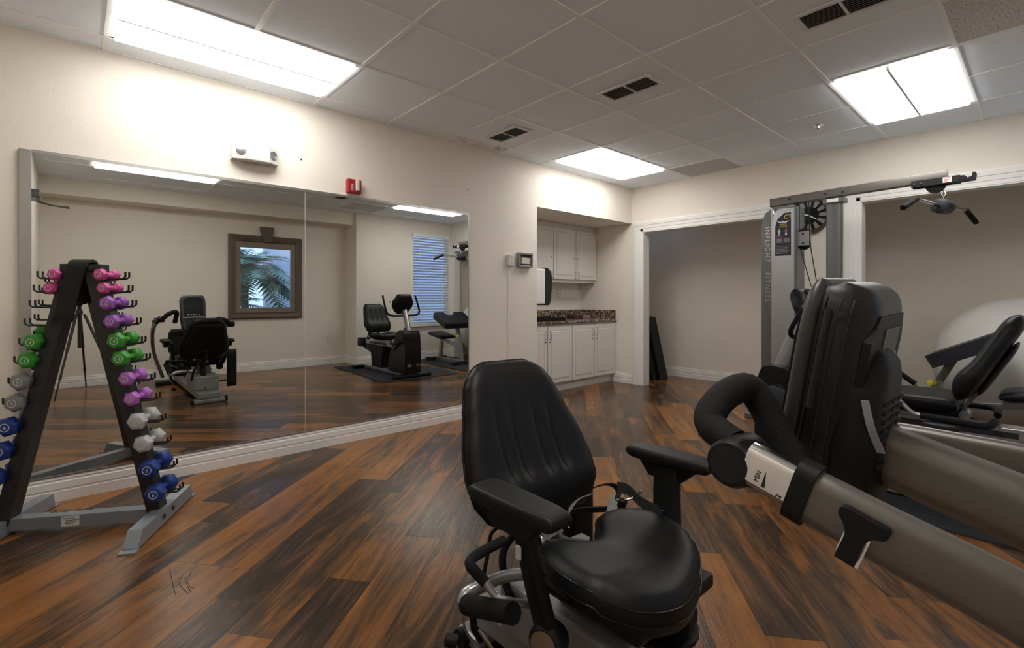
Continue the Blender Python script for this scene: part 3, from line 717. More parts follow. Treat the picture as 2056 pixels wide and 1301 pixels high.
def dumbbells():
    sz = {'pink': (.030, .155, '1'), 'purple': (.037, .165, '2'), 'green': (.042, .175, '4'), 'lavender': (.037, .165, '2'), 'offwhite': (.044, .18, '5'), 'grey': (.044, .18, '5'), 'blue': (.048, .19, '6')}
    words = ['topmost', 'second', 'third', 'fourth', 'fifth', 'sixth', 'seventh', 'eighth', 'ninth', 'tenth', 'eleventh', 'lowest']
    right = ['pink', 'pink', 'purple', 'purple', 'green', 'green', 'lavender', 'lavender', 'offwhite', 'offwhite', 'blue', 'blue']
    left = ['pink', 'pink', None, None, 'green', 'green', 'grey', 'grey', 'blue', 'blue', 'blue', None]
    cname = {'offwhite': 'off-white', 'lavender': 'lavender', 'grey': 'dark grey'}
    ang = math.atan2(RN.y, RN.x)
    for s, lst in ((1, right), (-1, left)):
        for k, c in enumerate(lst):
            if not c: continue
            r, L, num = sz[c]
            z = LV[k]; e = leg_e(s, z)+s*(.046 if s > 0 else .046+.014*min(1, (1.24-z)*2))
            lb = '%s vinyl dumbbell on the %s hooks of the rack %s leg' % (cname.get(c, c), words[k], 'right' if s > 0 else 'left')
            if c not in DB:
                o = obj('dumbbell', dumbbell_mesh(r, L), 'db_'+c, None, 50)
                g = obj('end_mark', ring_mesh(r*.42), 'pale', o); g.location = (L/2, 0, 0)
                h = text('weight_mark', num, r*.55, (L/2+.0004, -r*.12, -r*.19), (0, 1, 0), (0, 0, 1), 'pale', o, .0003)
                DB[c] = (o, g, h)
            else:
                o0, g0, h0 = DB[c]; o = o0.copy(); COL.objects.link(o)
                for q in (g0, h0): q2 = q.copy(); COL.objects.link(q2); q2.parent = o
            o.location = R3(e, 0 if s > 0 else -.012, z); o.rotation_euler = (random.uniform(-.25, .25), 0, ang)
            tag(o, lb, 'dumbbell', 'vinyl dumbbells on the rack')
dumbbells()

# ------------------------------------------------------------------ recumbent stepper (foreground machine)
def stepper():
    base = Vector((2.95, 1.10, 0))
    t = thing('recumbent_stepper', 'large black and pewter recumbent stepper with swivel chair in the foreground', 'exercise machine', base)
    # -- backrest
    yaw = math.radians(-6); f = X(math.cos(yaw), math.sin(yaw), 0); l = X(-math.sin(yaw), math.cos(yaw), 0)
    bo = X(2.60, 1.085, .462); tilt = math.radians(27); up = -f*math.sin(tilt)+X(0, 0, math.cos(tilt)); out = f*math.cos(tilt)+X(0, 0, math.sin(tilt))
    Hb = .50
    w = interp([(0, .165), (.03, .205), (.08, .234), (.15, .243), (.22, .233), (.33, .202), (.41, .180), (.45, .160), (.48, .130), (.50, .085)])
    def face(s, h):
        g = 0
        if .10 < h < .36:
            win = min(1, (h-.10)/.03)*min(1, (.36-h)/.1)
            for c in (-.105, -.045, .045, .105): g -= .013*win*math.exp(-((s-c)/.011)**2)
        g += .014*math.exp(-((h-.085)/.05)**2)
        g += .02*(abs(s)/.22)**2
        return g
    mp = lambda s, h, d: bo+l*s+up*h+out*d
    b = obj('backrest', pad(Hb, w, .075, mp, 60, 60, 8, 8, face), 'vinyl', t, 180)
    edge = []
    for i in range(41):
        v = i/40; h = Hb*v; edge.append((w(h)+.001, h))
    loop = [mp(s, h, .004) for s, h in edge]+[mp(-s, h, .004) for s, h in reversed(edge)]
    bm = nb(); tube(bm, loop[2:-2], .004, 6); obj('backrest_piping', bm, 'black_gloss', b, 60)
    bs = obj('backrest_shell', pad(Hb*.8, lambda h: w(h*1.05+.03)*.86, .035, lambda s, h, d: bo+l*s+up*(h+.05)-out*(.045-d), 20, 20, 6, 6), 'black', t, 180)
    for k, (h, ww) in enumerate(((.33, .07), (.22, .03), (.12, .05))):
        bm = nb(); tube(bm, [mp(-ww, h, -.066), mp(ww, h, -.066)], .004, 6); obj('shell_rib', bm, 'black_gloss', bs)
    obj('back_post', bevel_all(T([mp(0, .14, -.075), mp(0, -.08, -.06), X(2.52, 1.10, .12)], .03, 4), .006), 'black', t)
    # -- seat cushion
    pl = [(2.725, .93), (2.80, .885), (2.92, .872), (3.015, .925), (3.055, 1.03), (3.04, 1.15), (2.99, 1.265), (2.905, 1.325), (2.81, 1.338), (2.722, 1.295), (2.695, 1.215), (2.745, 1.145), (2.765, 1.09), (2.735, 1.02), (2.70, .975)]
    ol = spline([X(a, b_, 0) for a, b_ in pl], 6, True); ctr = X(2.90, 1.11, 0)
    bm = nb(); K = 12; zt, th = .475, .085; rings = []
    def zsurf(p, q):
        u = p-ctr; s = u.y; dx = u.x
        return zt+.022*(s/.23)**2*(1 if dx < .05 else .5)-.018*math.exp(-(s/.10)**2)*(.5-dx)-.05*max(0, dx-.06)/.1*.4
    for k in range(K+1):
        q = k/K
        rr = []
        for p in ol:
            pt = ctr+(p-ctr)*q; pt.z = zsurf(pt, q)-.032*(1-max(0, 1-q**7)**.5)
            rr.append(bm.verts.new(pt))
        rings.append(rr)
    for zf, sc in ((-.038, 1.012), (-.062, 1.012), (-th, .985)):
        rr = []
        for p in ol:
            pt = ctr+(p-ctr)*sc; pt.z = zsurf(ctr+(p-ctr), 1)+zf; rr.append(bm.verts.new(pt))
        rings.append(rr)
    n = len(ol)
    for a, c in zip(rings, rings[1:]):
        for i in range(n): bm.faces.new((a[i], a[(i+1) % n], c[(i+1) % n], c[i]))
    bm.faces.new(rings[-1]); bmesh.ops.remove_doubles(bm, verts=bm.verts[:], dist=1e-4)
    se = obj('seat', bm, 'vinyl', t, 60)
    lp = []
    for p in ol+[ol[0]]:
        q = ctr+(p-ctr)*1.014; q.z = zsurf(ctr+(p-ctr), 1)-.062; lp.append(q)
    bm = nb(); tube(bm, lp, .0028, 6); obj('seat_piping', bm, 'black_gloss', se, 60)
    lp2 = []
    for p in ol+[ol[0]]:
        q = ctr+(p-ctr)*1.0; q.z = zsurf(ctr+(p-ctr), 1)-.03; lp2.append(q)
    bm = nb(); tube(bm, lp2, .0022, 6); obj('seat_piping', bm, 'black_gloss', se, 60)
    obj('seat_pan', bevel_all(B(((2.74, .93, .355), (3.02, 1.29, .395))), .01), 'black', t)
    # -- armrests
    for s, cy, cz, xo, post in ((-1, .765, .655, 2.805, [(2.765, .815, .635), (2.775, .825, .55), (2.80, .84, .42), (2.825, .855, .31)]), (1, 1.40, .63, 2.83, [(2.83, 1.385, .605), (2.835, 1.375, .50), (2.85, 1.35, .40), (2.86, 1.31, .33)])):
        wv = interp([(0, .036), (.03, .044), (.12, .046), (.22, .042), (.27, .034)])
        a = obj('armrest', pad(.275, wv, .036, lambda s_, h, d: X(xo-.135+h, cy+s_, cz+d), 24, 16, 14, 14), 'black', t, 180)
        bm = nb(); prism(bm, [X(xo-.10, cy-.02, cz-.014), X(xo+.10, cy-.02, cz-.014), X(xo+.045, cy-.02, cz-.065), X(xo-.06, cy-.02, cz-.065)], (0, .04, 0)); bevel_all(bm, .005); obj('armrest_bracket', bm, 'black', a)
        bm = nb(); sweep(bm, spline(post, 4), rrect(.036, .062 if s < 0 else .088, .012), scale=[.92+.03*i/12 for i in range(13)]); obj('armrest_post', bm, 'black', a, 40)
        e = post[-1]
        bm = nb(); lathe(bm, [(.038, -.03), (.045, -.01), (.045, .02), (.036, .03)], X(*e), (0, s, 0) if s > 0 else (.25, -1, .1), 20); obj('armrest_pivot', bm, 'black', a, 40)
        bm = nb(); q = X(*e)+(X(.25, -1, .1).normalized() if s < 0 else X(0, 1, 0))*.0295; lathe(bm, [(.033, 0), (.033, .003), (.001, .004)], q, (0, s, 0) if s > 0 else (.25, -1, .1), 20); obj('pivot_cover', bm, 'floor_tint_metal', a, 40)
        q = X(*post[1])+X(.0, s*.001, -.03); bm = nb(); box(bm, q+X(-.012, -.022, -.022), q+X(.006, -.0155, .012), .003); obj('release_button', bm, 'pale', a)
    # -- seat frame: foam grip loop, grey tubes, foam lever
    obj('seat_tube', T([at(1012, 1085, 1.36), at(968, 1108, 1.30), at(946, 1124, 1.25), at(946, 1138, 1.22), at(975, 1170, 1.20)], .0135, 12, 6), 'foam', t, 60)
    obj('seat_tube', T([at(973, 1166, 1.20), at(995, 1195, 1.19), at(1020, 1207, 1.18), at(1075, 1215, 1.2)], .0105, 10, 5), 'silver', t, 60)
    obj('seat_tube', T([at(930, 1215, 1.30), at(935, 1193, 1.32), at(955, 1182, 1.33), at(1012, 1158, 1.38), at(1080, 1150, 1.42)], .017, 12, 5), 'silver', t, 60)
    bm = nb(); cyl(bm, at(937, 1214, 1.27), at(1030, 1231, 1.12), .0245, 18); bevel_all(bm, .006, 2, 50); lv = obj('seat_lever', bm, 'foam', t, 50)
    obj('lever_stem', T([at(948, 1228, 1.26), at(952, 1262, 1.27), at(966, 1285, 1.28)], .010, 8), 'black', lv, 60)
    obj('lever_link', T([at(960, 1262, 1.26), at(975, 1283, 1.26), at(990, 1305, 1.26)], .005, 8), 'chrome', lv, 60)
    obj('lever_cable', T([at(935, 1205, 1.27), at(930, 1240, 1.27), at(937, 1270, 1.28), at(962, 1302, 1.28)], .0032, 6, 5), 'silver', lv, 60)
    # cables behind the back
    obj('hose', T([at(1000, 1058, 1.48), at(985, 1075, 1.46), at(978, 1120, 1.44), at(965, 1180, 1.42)], .006, 7, 5), 'black', t, 60)
    obj('hose', T([at(1040, 1060, 1.5), at(1010, 1110, 1.48), at(1015, 1170, 1.45), at(1030, 1210, 1.42)], .012, 8, 5), 'black', t, 60)
    # bolted bracket between seat and back
    bm = nb(); q = [at(1080, 1050, 1.42), at(1118, 1036, 1.43), at(1130, 1068, 1.40), at(1092, 1088, 1.39)]; prism(bm, q, (q[1]-q[0]).cross(q[3]-q[0]).normalized()*-.012); bevel_all(bm, .003, 1); bk = obj('hinge_bracket', bm, 'gunmetal', t)
    for px in ((1099, 1064), (1118, 1056)):
        bm = nb(); lathe(bm, [(.009, 0), (.009, .006), (.005, .007), (.005, .012), (.003, .013)], at(*px, 1.395), -FW+X(0, 0, .7), 10); obj('bolt', bm, 'chrome', bk, 40)
    obj('hinge_clip', T([at(1122, 1046, 1.42), at(1135, 1048, 1.41), at(1143, 1060, 1.40)], .004, 6, 4), 'chrome', bk, 60)
    obj('hinge_clip', T([at(1078, 1072, 1.40), at(1088, 1080, 1.38), at(1093, 1098, 1.37)], .004, 6, 4), 'chrome', bk, 60)
    obj('hinge_bar', T([at(1110, 1075, 1.42), at(1140, 1088, 1.42), at(1170, 1092, 1.42)], .014, 8), 'gunmetal', bk, 60)
    # straps and padding behind the seat
    v = X(0, 0, 1)
    bm = nb(); ribbon(bm, [at(1122, 1040, 1.50), at(1150, 1005, 1.55), at(1190, 980, 1.60), at(1225, 972, 1.62), at(1242, 985, 1.60), at(1238, 1005, 1.58)], .028, .004, RT*.3+v*.4-FW*.6); obj('leg_strap', bm, 'strap', t, 60)
    bm = nb(); ribbon(bm, [at(1240, 978, 1.60), at(1262, 984, 1.58), at(1290, 1010, 1.52), at(1330, 1030, 1.47)], .035, .004, v+FW*.4); obj('leg_strap', bm, 'strap', t, 60)
    bm = nb(); ribbon(bm, [at(1125, 1036, 1.47), at(1160, 1025, 1.50), at(1218, 1022, 1.52)], .028, .004, v*.7-FW*.5); obj('leg_strap', bm, 'strap', t, 60)
    bm = nb(); q = [at(1231, 988, 1.58), at(1241, 1022, 1.53), at(1214, 1036, 1.50)]; prism(bm, q, FW*.01); obj('strap_lining', bm, 'felt', t)
    bm = nb(); q = [at(1143, 1080, 1.43), at(1168, 1070, 1.45), at(1184, 1078, 1.44), at(1182, 1093, 1.42), at(1150, 1090, 1.42)]; prism(bm, q, FW*.01-X(0, 0, .01)); obj('strap_lining', bm, 'felt', t)
    bm = nb(); ribbon(bm, [at(1138, 1032, 1.47), at(1160, 1003, 1.52), at(1195, 990, 1.57)], .02, .003, RT*.3+v*.4-FW*.6); obj('strap_lining', bm, 'felt', t, 60)
    obj('recline_lever', T([at(1238, 1004, 1.56), at(1262, 1003, 1.56), at(1274, 997, 1.56), at(1283, 992, 1.56), at(1287, 984, 1.56)], .0048, 8, 4), 'chrome', t, 60)
    bm = nb(); lathe(bm, [(.012, 0), (.014, .01), (.014, .03), (.009, .035)], at(1245, 1022, 1.56), (.3, .2, 1), 12); obj('recline_hub', bm, 'black', t, 40)
    obj('seat_belt', bevel_all(T([at(1364, 1225, 1.22), at(1366, 1301, 1.24), at(1366, 1360, 1.25)], .007, 4), .001, 1), 'strap', t)
    bm = nb(); box(bm, X(2.950, 1.245, .405), X(2.99, 1.282, .435), .006); obj('belt_buckle', bm, 'black', t)
    # -- base: rail, cover box, feet
    obj('base_rail', bevel_all(B(((2.33, 1.0, .045), (4.05, 1.22, .115))), .01), 'greymetal', t)
    obj('swivel_cover', bevel_all(B(((2.50, .985, .1155), (2.93, 1.235, .27))), .012), 'greymetal', t)
    obj('seat_column', bevel_all(B(((2.70, 1.03, .27), (2.92, 1.19, .354))), .008), 'gunmetal', t)
    obj('foot_bar', bevel_all(B(((2.32, .96, .002), (2.42, 1.26, .044))), .01), 'greymetal', t); obj('foot_bar', bevel_all(B(((3.9, .80, .002), (4.02, 1.42, .05))), .01), 'black', t)
    for yy in (.948, 1.272):
        bm = nb(); cyl(bm, X(2.36, yy-.012, .03), X(2.36, yy+.012, .03), .028, 14); obj('wheel', bm, 'black', t, 40)
    bm = nb(); lathe(bm, [(.018, 0), (.018, .03), (.008, .036)], at(917, 1290, 1.36), (-.6, -.6, .2), 12); obj('adjust_knob', bm, 'black', t, 40)
    obj('seat_slide', bevel_all(B(((2.72, 1.13, .315), (3.03, 1.18, .354))), .006), 'black', t)
    bm = nb(); lathe(bm, [(.09, 0), (.10, .008), (.10, .02), (.08, .024)], X(2.94, 1.14, .272), (0, 0, 1), 20); obj('swivel_disc', bm, 'black', t, 40)
    # leg stabiliser pad on the far side, seen in the mirror
    obj('leg_pad', pad(.42, lambda h: .052, .06, lambda s, h, d: X(2.50+s*.2+d, 1.36+s, .13+h), 16, 12, 8, 8), 'black', t, 180)
    obj('leg_pad_rod', T([X(2.52, 1.2, .2), X(2.52, 1.36, .2)], .009, 8), 'black', t)
    # -- console head
    tl = math.radians(10); cu = X(math.sin(tl), -.02, math.cos(tl)).normalized(); co = X(-1, 0, 0); co = (co-cu*co.dot(cu)).normalized(); cl = cu.cross(co).normalized()
    c0 = X(3.300, 1.118, .735); Hc = .425
    wc = interp([(0, .10), (.06, .118), (.2, .128), (.33, .132), (.38, .128), (.41, .116), (.425, .10)])
    mc = lambda s, h, d: c0+cl*s+cu*h+co*d
    c = obj('console', pad(Hc, wc, .112, mc, 40, 40, 9, 12), mat('console_shell', (.012, .0117, .0114), .36, bump=.1, bscale=500, spec=.35), t, 180)
    for d in (.018, -.004, -.022):      # shell seams that run round the head
        lp = [mc((wc(Hc*k/30)*.999+.0006)*1, Hc*k/30, d) for k in range(2, 29)]+[mc(-(wc(Hc*k/30)*.999+.0006), Hc*k/30, d) for k in range(28, 1, -1)]
        bm = nb(); tube(bm, lp, .0016 if d < .03 else .004, 5); obj('shell_seam', bm, 'dark', c, 60)
    obj('front_bezel', pad(Hc*1.005, lambda h: wc(h)*1.03+.002, .034, lambda s, h, d: mc(s, h, .036+d), 30, 24, 12, 14), mat('bezel_grey', (.035, .034, .033), .38), c, 180)
    bm = nb(); tube(bm, [mc(wc(h_)*1.0, h_, .010) for h_ in (.20, .25, .30, .35, .375)], .007, 8); obj('side_slot', bm, 'dark', c, 60)
    bm = nb(); nn = [mc(s*wc(h)*.82, h, .053) for s, h in ((-1, .12), (1, .12), (1, .37), (.6, .40), (-.6, .40), (-1, .37))]; prism(bm, nn, co*.006); bevel_all(bm, .003, 1); sc = obj('console_bezel', bm, 'black', c)
    bm = nb(); prism(bm, [mc(-.10, .23, .0592), mc(.10, .23, .0592), mc(.10, .33, .0592), mc(-.10, .33, .0592)], co*.002); obj('console_screen', bm, 'screen', sc)
    bm = nb(); prism(bm, [mc(-.115, .145, .0592), mc(.115, .145, .0592), mc(.115, .16, .0592), mc(-.115, .16, .0592)], co*.002); obj('console_strip', bm, 'greymetal', sc)
    for k in range(5):
        bm = nb(); lathe(bm, [(.006, 0), (.006, .003), (.003, .004)], mc(-.06+.03*k, .185, .059), co, 8); obj('console_button', bm, 'pale', sc)
    # flat rear face with a label panel
    bm = nb(); prism(bm, [mc(-.11, .10, -.0565), mc(.11, .10, -.0565), mc(.12, .33, -.0565), mc(.09, .375, -.0565), mc(-.09, .375, -.0565), mc(-.12, .33, -.0565)], co*.012); bevel_all(bm, .006, 2); rf = obj('rear_panel', bm, 'black', c)
    bm = nb(); prism(bm, [mc(-.075, .24, -.0582), mc(.04, .24, -.0582), mc(.04, .35, -.0582), mc(-.075, .35, -.0582)], co*.002); obj('rear_label', bm, mat('label_grey', (.06, .06, .055), .4), rf)
    bm = nb(); lathe(bm, [(.004, 0), (.004, .002), (.002, .003)], mc(-.06, .30, -.059), -co, 8); obj('rear_light', bm, 'paper', rf)
    bm = nb(); lathe(bm, [(.0075, 0), (.0075, .003), (.003, .004)], at(1692, 636, .80), at(1692, 636, .80)*0+X(.2, -1, 0), 12); obj('side_plug', bm, 'dark', c)
    # pivot housing below the head
    ho = X(3.366, 1.085, .725); hu = X(.10, 0, 1).normalized(); hx = X(1, 0, -.10).normalized(); hl = X(0, -1, 0)
    wh = interp([(0, .06), (.05, .09), (.15, .10), (.24, .092), (.29, .07), (.31, .045)])
    mh = lambda s, h, d: ho+hl*s+hu*h+hx*d
    h = obj('pivot_housing', pad(.315, wh, .075, mh, 28, 28, 7, 9), 'black', t, 180)
    for r_ in range(8):
        for c_ in range(3):
            bm = nb(); q = mh(-.05+.05*c_, .12+.015*r_, .0355); obox(bm, q-hl*.02-hu*.003, hl*.038, hu*.006, hx*.004); obj('vent_slot', bm, 'dark', h)
    bm = nb(); ribbon(bm, [X(3.405, .984, .955), X(3.412, .990, .91), X(3.421, 1.01, .868)], .011, .004, (1, .15, 0)); obj('trim_stripe', bm, mat('lavender_grey', (.32, .33, .40), .3), h, 60)
    # -- boom from housing to the front of the base
    bm = nb(); sweep(bm, spline([(3.37, 1.10, .856), (3.47, 1.10, .828), (3.66, 1.09, .765), (3.86, 1.09, .62), (3.97, 1.10, .35), (4.0, 1.10, .116)], 6), rrect(.085, .104, .03), scale=None); obj('main_boom', bm, 'pewter', t, 50)
    # -- arms
    def arm(pts, w_, h_): 
        bm = nb(); sweep(bm, spline(pts, 6), rrect(w_, h_, .018, 4)); return bm
    na = [(3.385, .750, .861), (3.45, .748, .841), (3.644, .748, .776), (3.80, .748, .66), (3.92, .78, .42), (4.0, .88, .10)]
    ar = obj('arm', arm(na, .040, .074), 'pewter', t, 50)
    fa = [(3.25, 1.47, .795), (3.45, 1.47, .794), (3.68, 1.46, .775), (3.84, 1.45, .66), (3.94, 1.42, .40), (4.0, 1.32, .10)]
    obj('arm', arm(fa, .040, .070), 'pewter', t, 50)
    ad = (X(3.45, .748, .841)-X(3.385, .750, .861)).normalized(); au = X(0, 0, 1); au = (au-ad*au.dot(ad)).normalized(); al = ad.cross(au)
    # chrome slider, collar
    a0 = X(3.385, .750, .861)
    bm = nb(); sweep(bm, [a0+ad*.004, a0-ad*.075], rrect(.034, .062, .012, 4)); sl = obj('chrome_slider', bm, 'chrome', ar, 50)
    bm = nb(); sweep(bm, [a0-ad*.012, a0+ad*.012], rrect(.048, .086, .018, 4)); bevel_all(bm, .003, 1, 60); obj('slider_collar', bm, 'black', ar, 50)
    fy = X(0, -1, 0); fo = a0-ad*.062-al*0+X(0, -.0174, 0)
    text('slider_lettering', 'MIN', .0095, fo+ad*.012-au*.006, au, -ad, 'ink', sl, .0003, 'CENTER')
    bm = nb(); q = fo+ad*.017; prism(bm, [q-au*.017+X(0, -.0004, 0), q+au*.006+X(0, -.0004, 0), q-au*.017+ad*.0045+X(0, -.0004, 0)], (0, -.0004, 0)); obj('slider_mark', bm, 'ink', sl)
    text('slider_lettering', '2', .010, a0-ad*.018-au*.02+X(0, -.0176, 0), au, -ad, 'ink', sl, .0003)
    # T-shaped lock lever on the arm's outer face
    tb = X(3.452, .726, .838); d2 = (X(3.644, .748, .776)-X(3.45, .748, .841)).normalized(); u2 = X(0, 0, 1); u2 = (u2-d2*u2.dot(d2)).normalized()
    to = [(p.x, p.y) for p in spline([X(a, b_, 0) for a, b_ in ((-.032, .018), (-.027, .024), (.0, .024), (.027, .024), (.033, .018), (.030, .010), (.018, .004), (.012, -.006), (.012, -.028))], 4)]+[(.012, -.040), (-.014, -.040)]+[(p.x, p.y) for p in spline([X(a, b_, 0) for a, b_ in ((-.014, -.028), (-.014, -.006), (-.022, .006), (-.030, .012))], 4)]
    bm = nb(); prism(bm, [tb+d2*a*.8+u2*b_ for a, b_ in to], (0, -.012, 0)); bevel_all(bm, .004, 2); ll = obj('lock_lever', bm, 'black', ar, 40)
    bm = nb(); prism(bm, [tb+d2*a*.8+u2*b_+X(0, .002, 0) for a, b_ in ((-.017, -.005), (.016, -.005), (.016, -.046), (.010, -.045), (.010, -.036), (-.012, -.036), (-.017, -.038))], (0, .012, 0)); obj('lever_plate', bm, 'chrome', ll)
    # knuckle and foam handle loops
    for s, kn, sc in ((-1, X(3.292, .770, .876), 1), (1, X(3.20, 1.50, .80), 1)):
        hd = nb(); lathe(hd, [(.020, -.05), (.034, -.044), (.036, .0), (.036, .026), (.032, .034), (.02, .036)], kn, (0, -1, 0), 24); k = obj('handle_knuckle', hd, 'black', t, 40)
        bm = nb(); lathe(bm, [(.026, 0), (.026, .003), (.001, .004)], kn+X(0, -.034, 0), (0, -1, 0), 20); obj('knuckle_cap', bm, 'black_gloss', k, 40)
        if s < 0:
            bm = nb(); sweep(bm, [kn+X(.004, .01, 0), a0-ad*.068], rrect(.05, .068, .02, 4), scale=[.98, 1.0]); obj('knuckle_sleeve', bm, 'black', k, 50)
            lp = [(3.275, .80, .890), (3.230, .815, .908), (3.222, .835, .930), (3.230, .88, .955), (3.246, .925, .962), (3.268, .935, .930), (3.292, .930, .885), (3.324, .925, .835)]
        else:
            bm = nb(); sweep(bm, [kn, X(3.27, 1.47, .796)], rrect(.04, .06, .02, 4)); obj('knuckle_sleeve', bm, 'chrome', k, 50)
            lp = [(3.19, 1.47, .815), (3.14, 1.455, .835), (3.13, 1.43, .855), (3.13, 1.38, .87), (3.15, 1.35, .87), (3.18, 1.34, .84), (3.21, 1.34, .80)]
        obj('handle_grip', T(lp, .0255, 14, 5), 'foam', k, 60)
    # -- pedals
    for yy in (.99, 1.30):
        pm_ = lambda s, h, d: X(3.72+.25*h*.6-d, yy+s, .40+h)
        p = obj('pedal', pad(.33, interp([(0, .06), (.06, .085), (.16, .092), (.27, .08), (.33, .05)]), .03, pm_, 20, 16, 6, 6), 'black', t, 180)
        for k in range(9):
            bm = nb(); hh = .04+.03*k; wv = .07; tube(bm, [pm_(-wv, hh, .016), pm_(0, hh-.006, .018), pm_(wv, hh, .016)], .004, 5); obj('pedal_rib', bm, 'black_gloss', p)
        obj('pedal_link', T([X(3.78, yy, .45), X(3.92, yy, .30), X(3.98, yy, .12)], .018, 8), 'black', t, 60)
    obj('front_shroud', bevel_all(B(((3.80, .95, .115), (4.04, 1.25, .40))), .05, ), 'black', t, 50)
stepper()

# ------------------------------------------------------------------ floor mats
bm = nb(); prism(bm, [X(2.20, 3.12, .0008), X(4.05, 3.22, .0008), X(4.05, 4.40, .0008), X(2.20, 4.36, .0008)], (0, 0, .009)); tag(obj('floor_mat', bm, 'rubber'), 'dark rubber floor mat under the recumbent bike', 'mat')
bm = nb(); prism(bm, [X(2.35, 4.56, .0008), X(3.95, 4.62, .0008), X(3.95, 5.45, .0008), X(2.35, 5.45, .0008)], (0, 0, .009)); tag(obj('floor_mat', bm, 'rubber'), 'dark rubber floor mat under the preacher curl bench', 'mat')

# ------------------------------------------------------------------ recumbent bike
def bike():
    y = 3.62; zb = .011
    t = thing('recumbent_bike', 'black recumbent exercise bike on the dark mat beyond the stepper', 'exercise bike', (2.9, y, zb))
    # front shroud
    sh = [(2.30, .07), (2.29, .30), (2.30, .52), (2.33, .65), (2.39, .678), (2.49, .655), (2.58, .54), (2.70, .36), (2.76, .18), (2.77, .07)]
    bm = nb(); prism(bm, [X(a, y-.13, z) for a, z in [(p.x, p.y) for p in spline([X(a, z, 0) for a, z in sh], 4)]], (0, .26, 0)); bevel_all(bm, .035, 3, 40); s = obj('shroud', bm, 'black_gloss', t, 40)
    bm = nb(); lathe(bm, [(.036, 0), (.036, .002), (.001, .003)], X(2.288, y-.06, .18), (-1, 0, .02), 20)
    for v in bm.verts: v.co.z = .18+(v.co.z-.18)*.55
    obj('maker_plate', bm, 'greymetal', s)
    bm = nb(); box(bm, X(2.287, y+.05, .16), X(2.2895, y+.11, .20), 0); obj('warning_label', bm, 'gunmetal', s)
    obj('front_foot', bevel_all(B(((2.27, y-.30, zb), (2.36, y+.30, .06))), .015), 'black', t); obj('rear_foot', bevel_all(B(((3.60, y-.28, zb), (3.69, y+.28, .06))), .015), 'black', t)
    obj('floor_rail', bevel_all(B(((2.36, y-.10, .02), (3.62, y+.10, .07))), .008), 'silver', t)
    # mast and console
    bm = nb(); sweep(bm, [X(2.40, y, .64), X(2.52, y, .95)], rrect(.055, .085, .02)); obj('mast', bm, 'silver', t, 50)
    tl = math.radians(24); cu = X(-math.sin(tl), 0, math.cos(tl)); co = X(math.cos(tl), 0, math.sin(tl)); cl = X(0, 1, 0); c0 = X(2.645, y, .90)
    wc = interp([(0, .06), (.05, .12), (.12, .165), (.19, .17), (.27, .125), (.30, .11)])
    mc = lambda s_, h, d: c0+cl*s_+cu*h+co*d
    c = obj('console', pad(.31, wc, .11, mc, 24, 24, 5, 8), 'black', t, 180)
    bm = nb(); prism(bm, [mc(-.105, .20, .054), mc(.105, .20, .054), mc(.09, .285, .050), mc(-.09, .285, .050)], co*.004); bevel_all(bm, .002, 1); obj('console_screen', bm, 'screen', c)
    bm = nb(); prism(bm, [mc(-.12, .06, .052), mc(.12, .06, .052), mc(.125, .185, .054), mc(-.125, .185, .054)], co*.004); bevel_all(bm, .002, 1); obj('keypad', bm, mat('keypad_grey', (.22, .19, .19), .4), c)
    bm = nb(); box(bm, X(2.63, y-.168, 1.06), X(2.66, y-.162, 1.085), 0); obj('console_badge', bm, 'paper', c)
    hb = T([X(2.67, y-.27, 1.165), X(2.615, y-.275, 1.05), X(2.555, y-.27, .93), X(2.55, y-.22, .885), X(2.555, y-.10, .875), X(2.56, y, .875), X(2.555, y+.10, .875), X(2.55, y+.22, .885), X(2.555, y+.27, .93), X(2.615, y+.275, 1.05), X(2.67, y+.27, 1.165)], .014, 10, 5)
    obj('handlebar', hb, 'foam', t, 60)
    # cranks and pedals
    bm = nb(); cyl(bm, X(2.60, y-.15, .40), X(2.60, y+.15, .40), .02, 12); cr = obj('crank_axle', bm, 'gunmetal', t, 40)
    for s_, a in ((-1, 2.6), (1, -.5)):
        q = X(2.60+.165*math.cos(a), y+s_*.15, .40+.165*math.sin(a)); bm = nb(); sweep(bm, [X(2.60, y+s_*.15, .40), q], rrect(.016, .03, .005)); obj('crank', bm, 'gunmetal', cr, 50)
        p = obj('pedal', bevel_all(B((q+X(-.055, min(0, s_*.10), -.014), q+X(.055, max(0, s_*.10), .014))), .006), 'black', cr)
        bm = nb(); ribbon(bm, [q+X(-.05, s_*.02, 0), q+X(-.04, s_*.03, .06), q+X(.0, s_*.05, .085), q+X(.04, s_*.07, .06), q+X(.05, s_*.09, 0)], .025, .004, (.3, 1, 0)); obj('pedal_strap', bm, 'strap', cr, 60)
    # seat carriage
    obj('seat_rail', bevel_all(B(((2.74, y-.055, .40), (3.70, y+.055, .47))), .006), 'silver', t)
    obj('rail_scale', B(((2.95, y-.0565, .418), (3.50, y-.0553, .448))), 'ink', t)
    bm = nb(); prism(bm, [X(3.05, y-.10, .07), X(3.34, y-.10, .07), X(3.37, y-.10, .28), X(3.62, y-.10, .34), X(3.68, y-.10, .398), X(2.98, y-.10, .398), X(2.98, y-.10, .35), X(3.02, y-.10, .28)], (0, .20, 0)); bevel_all(bm, .02, 2); bdy = obj('body_cover', bm, 'black', t, 40)
    for xx in (3.40, 3.45):
        bm = nb(); lathe(bm, [(.008, 0), (.008, .004), (.003, .005)], X(xx, y-.10, .31), (0, -1, 0), 8); obj('bolt', bm, 'chrome', bdy)
    obj('seat_bracket', bevel_all(B(((2.98, y-.08, .47), (3.30, y+.08, .495))), .006), 'silver', t)
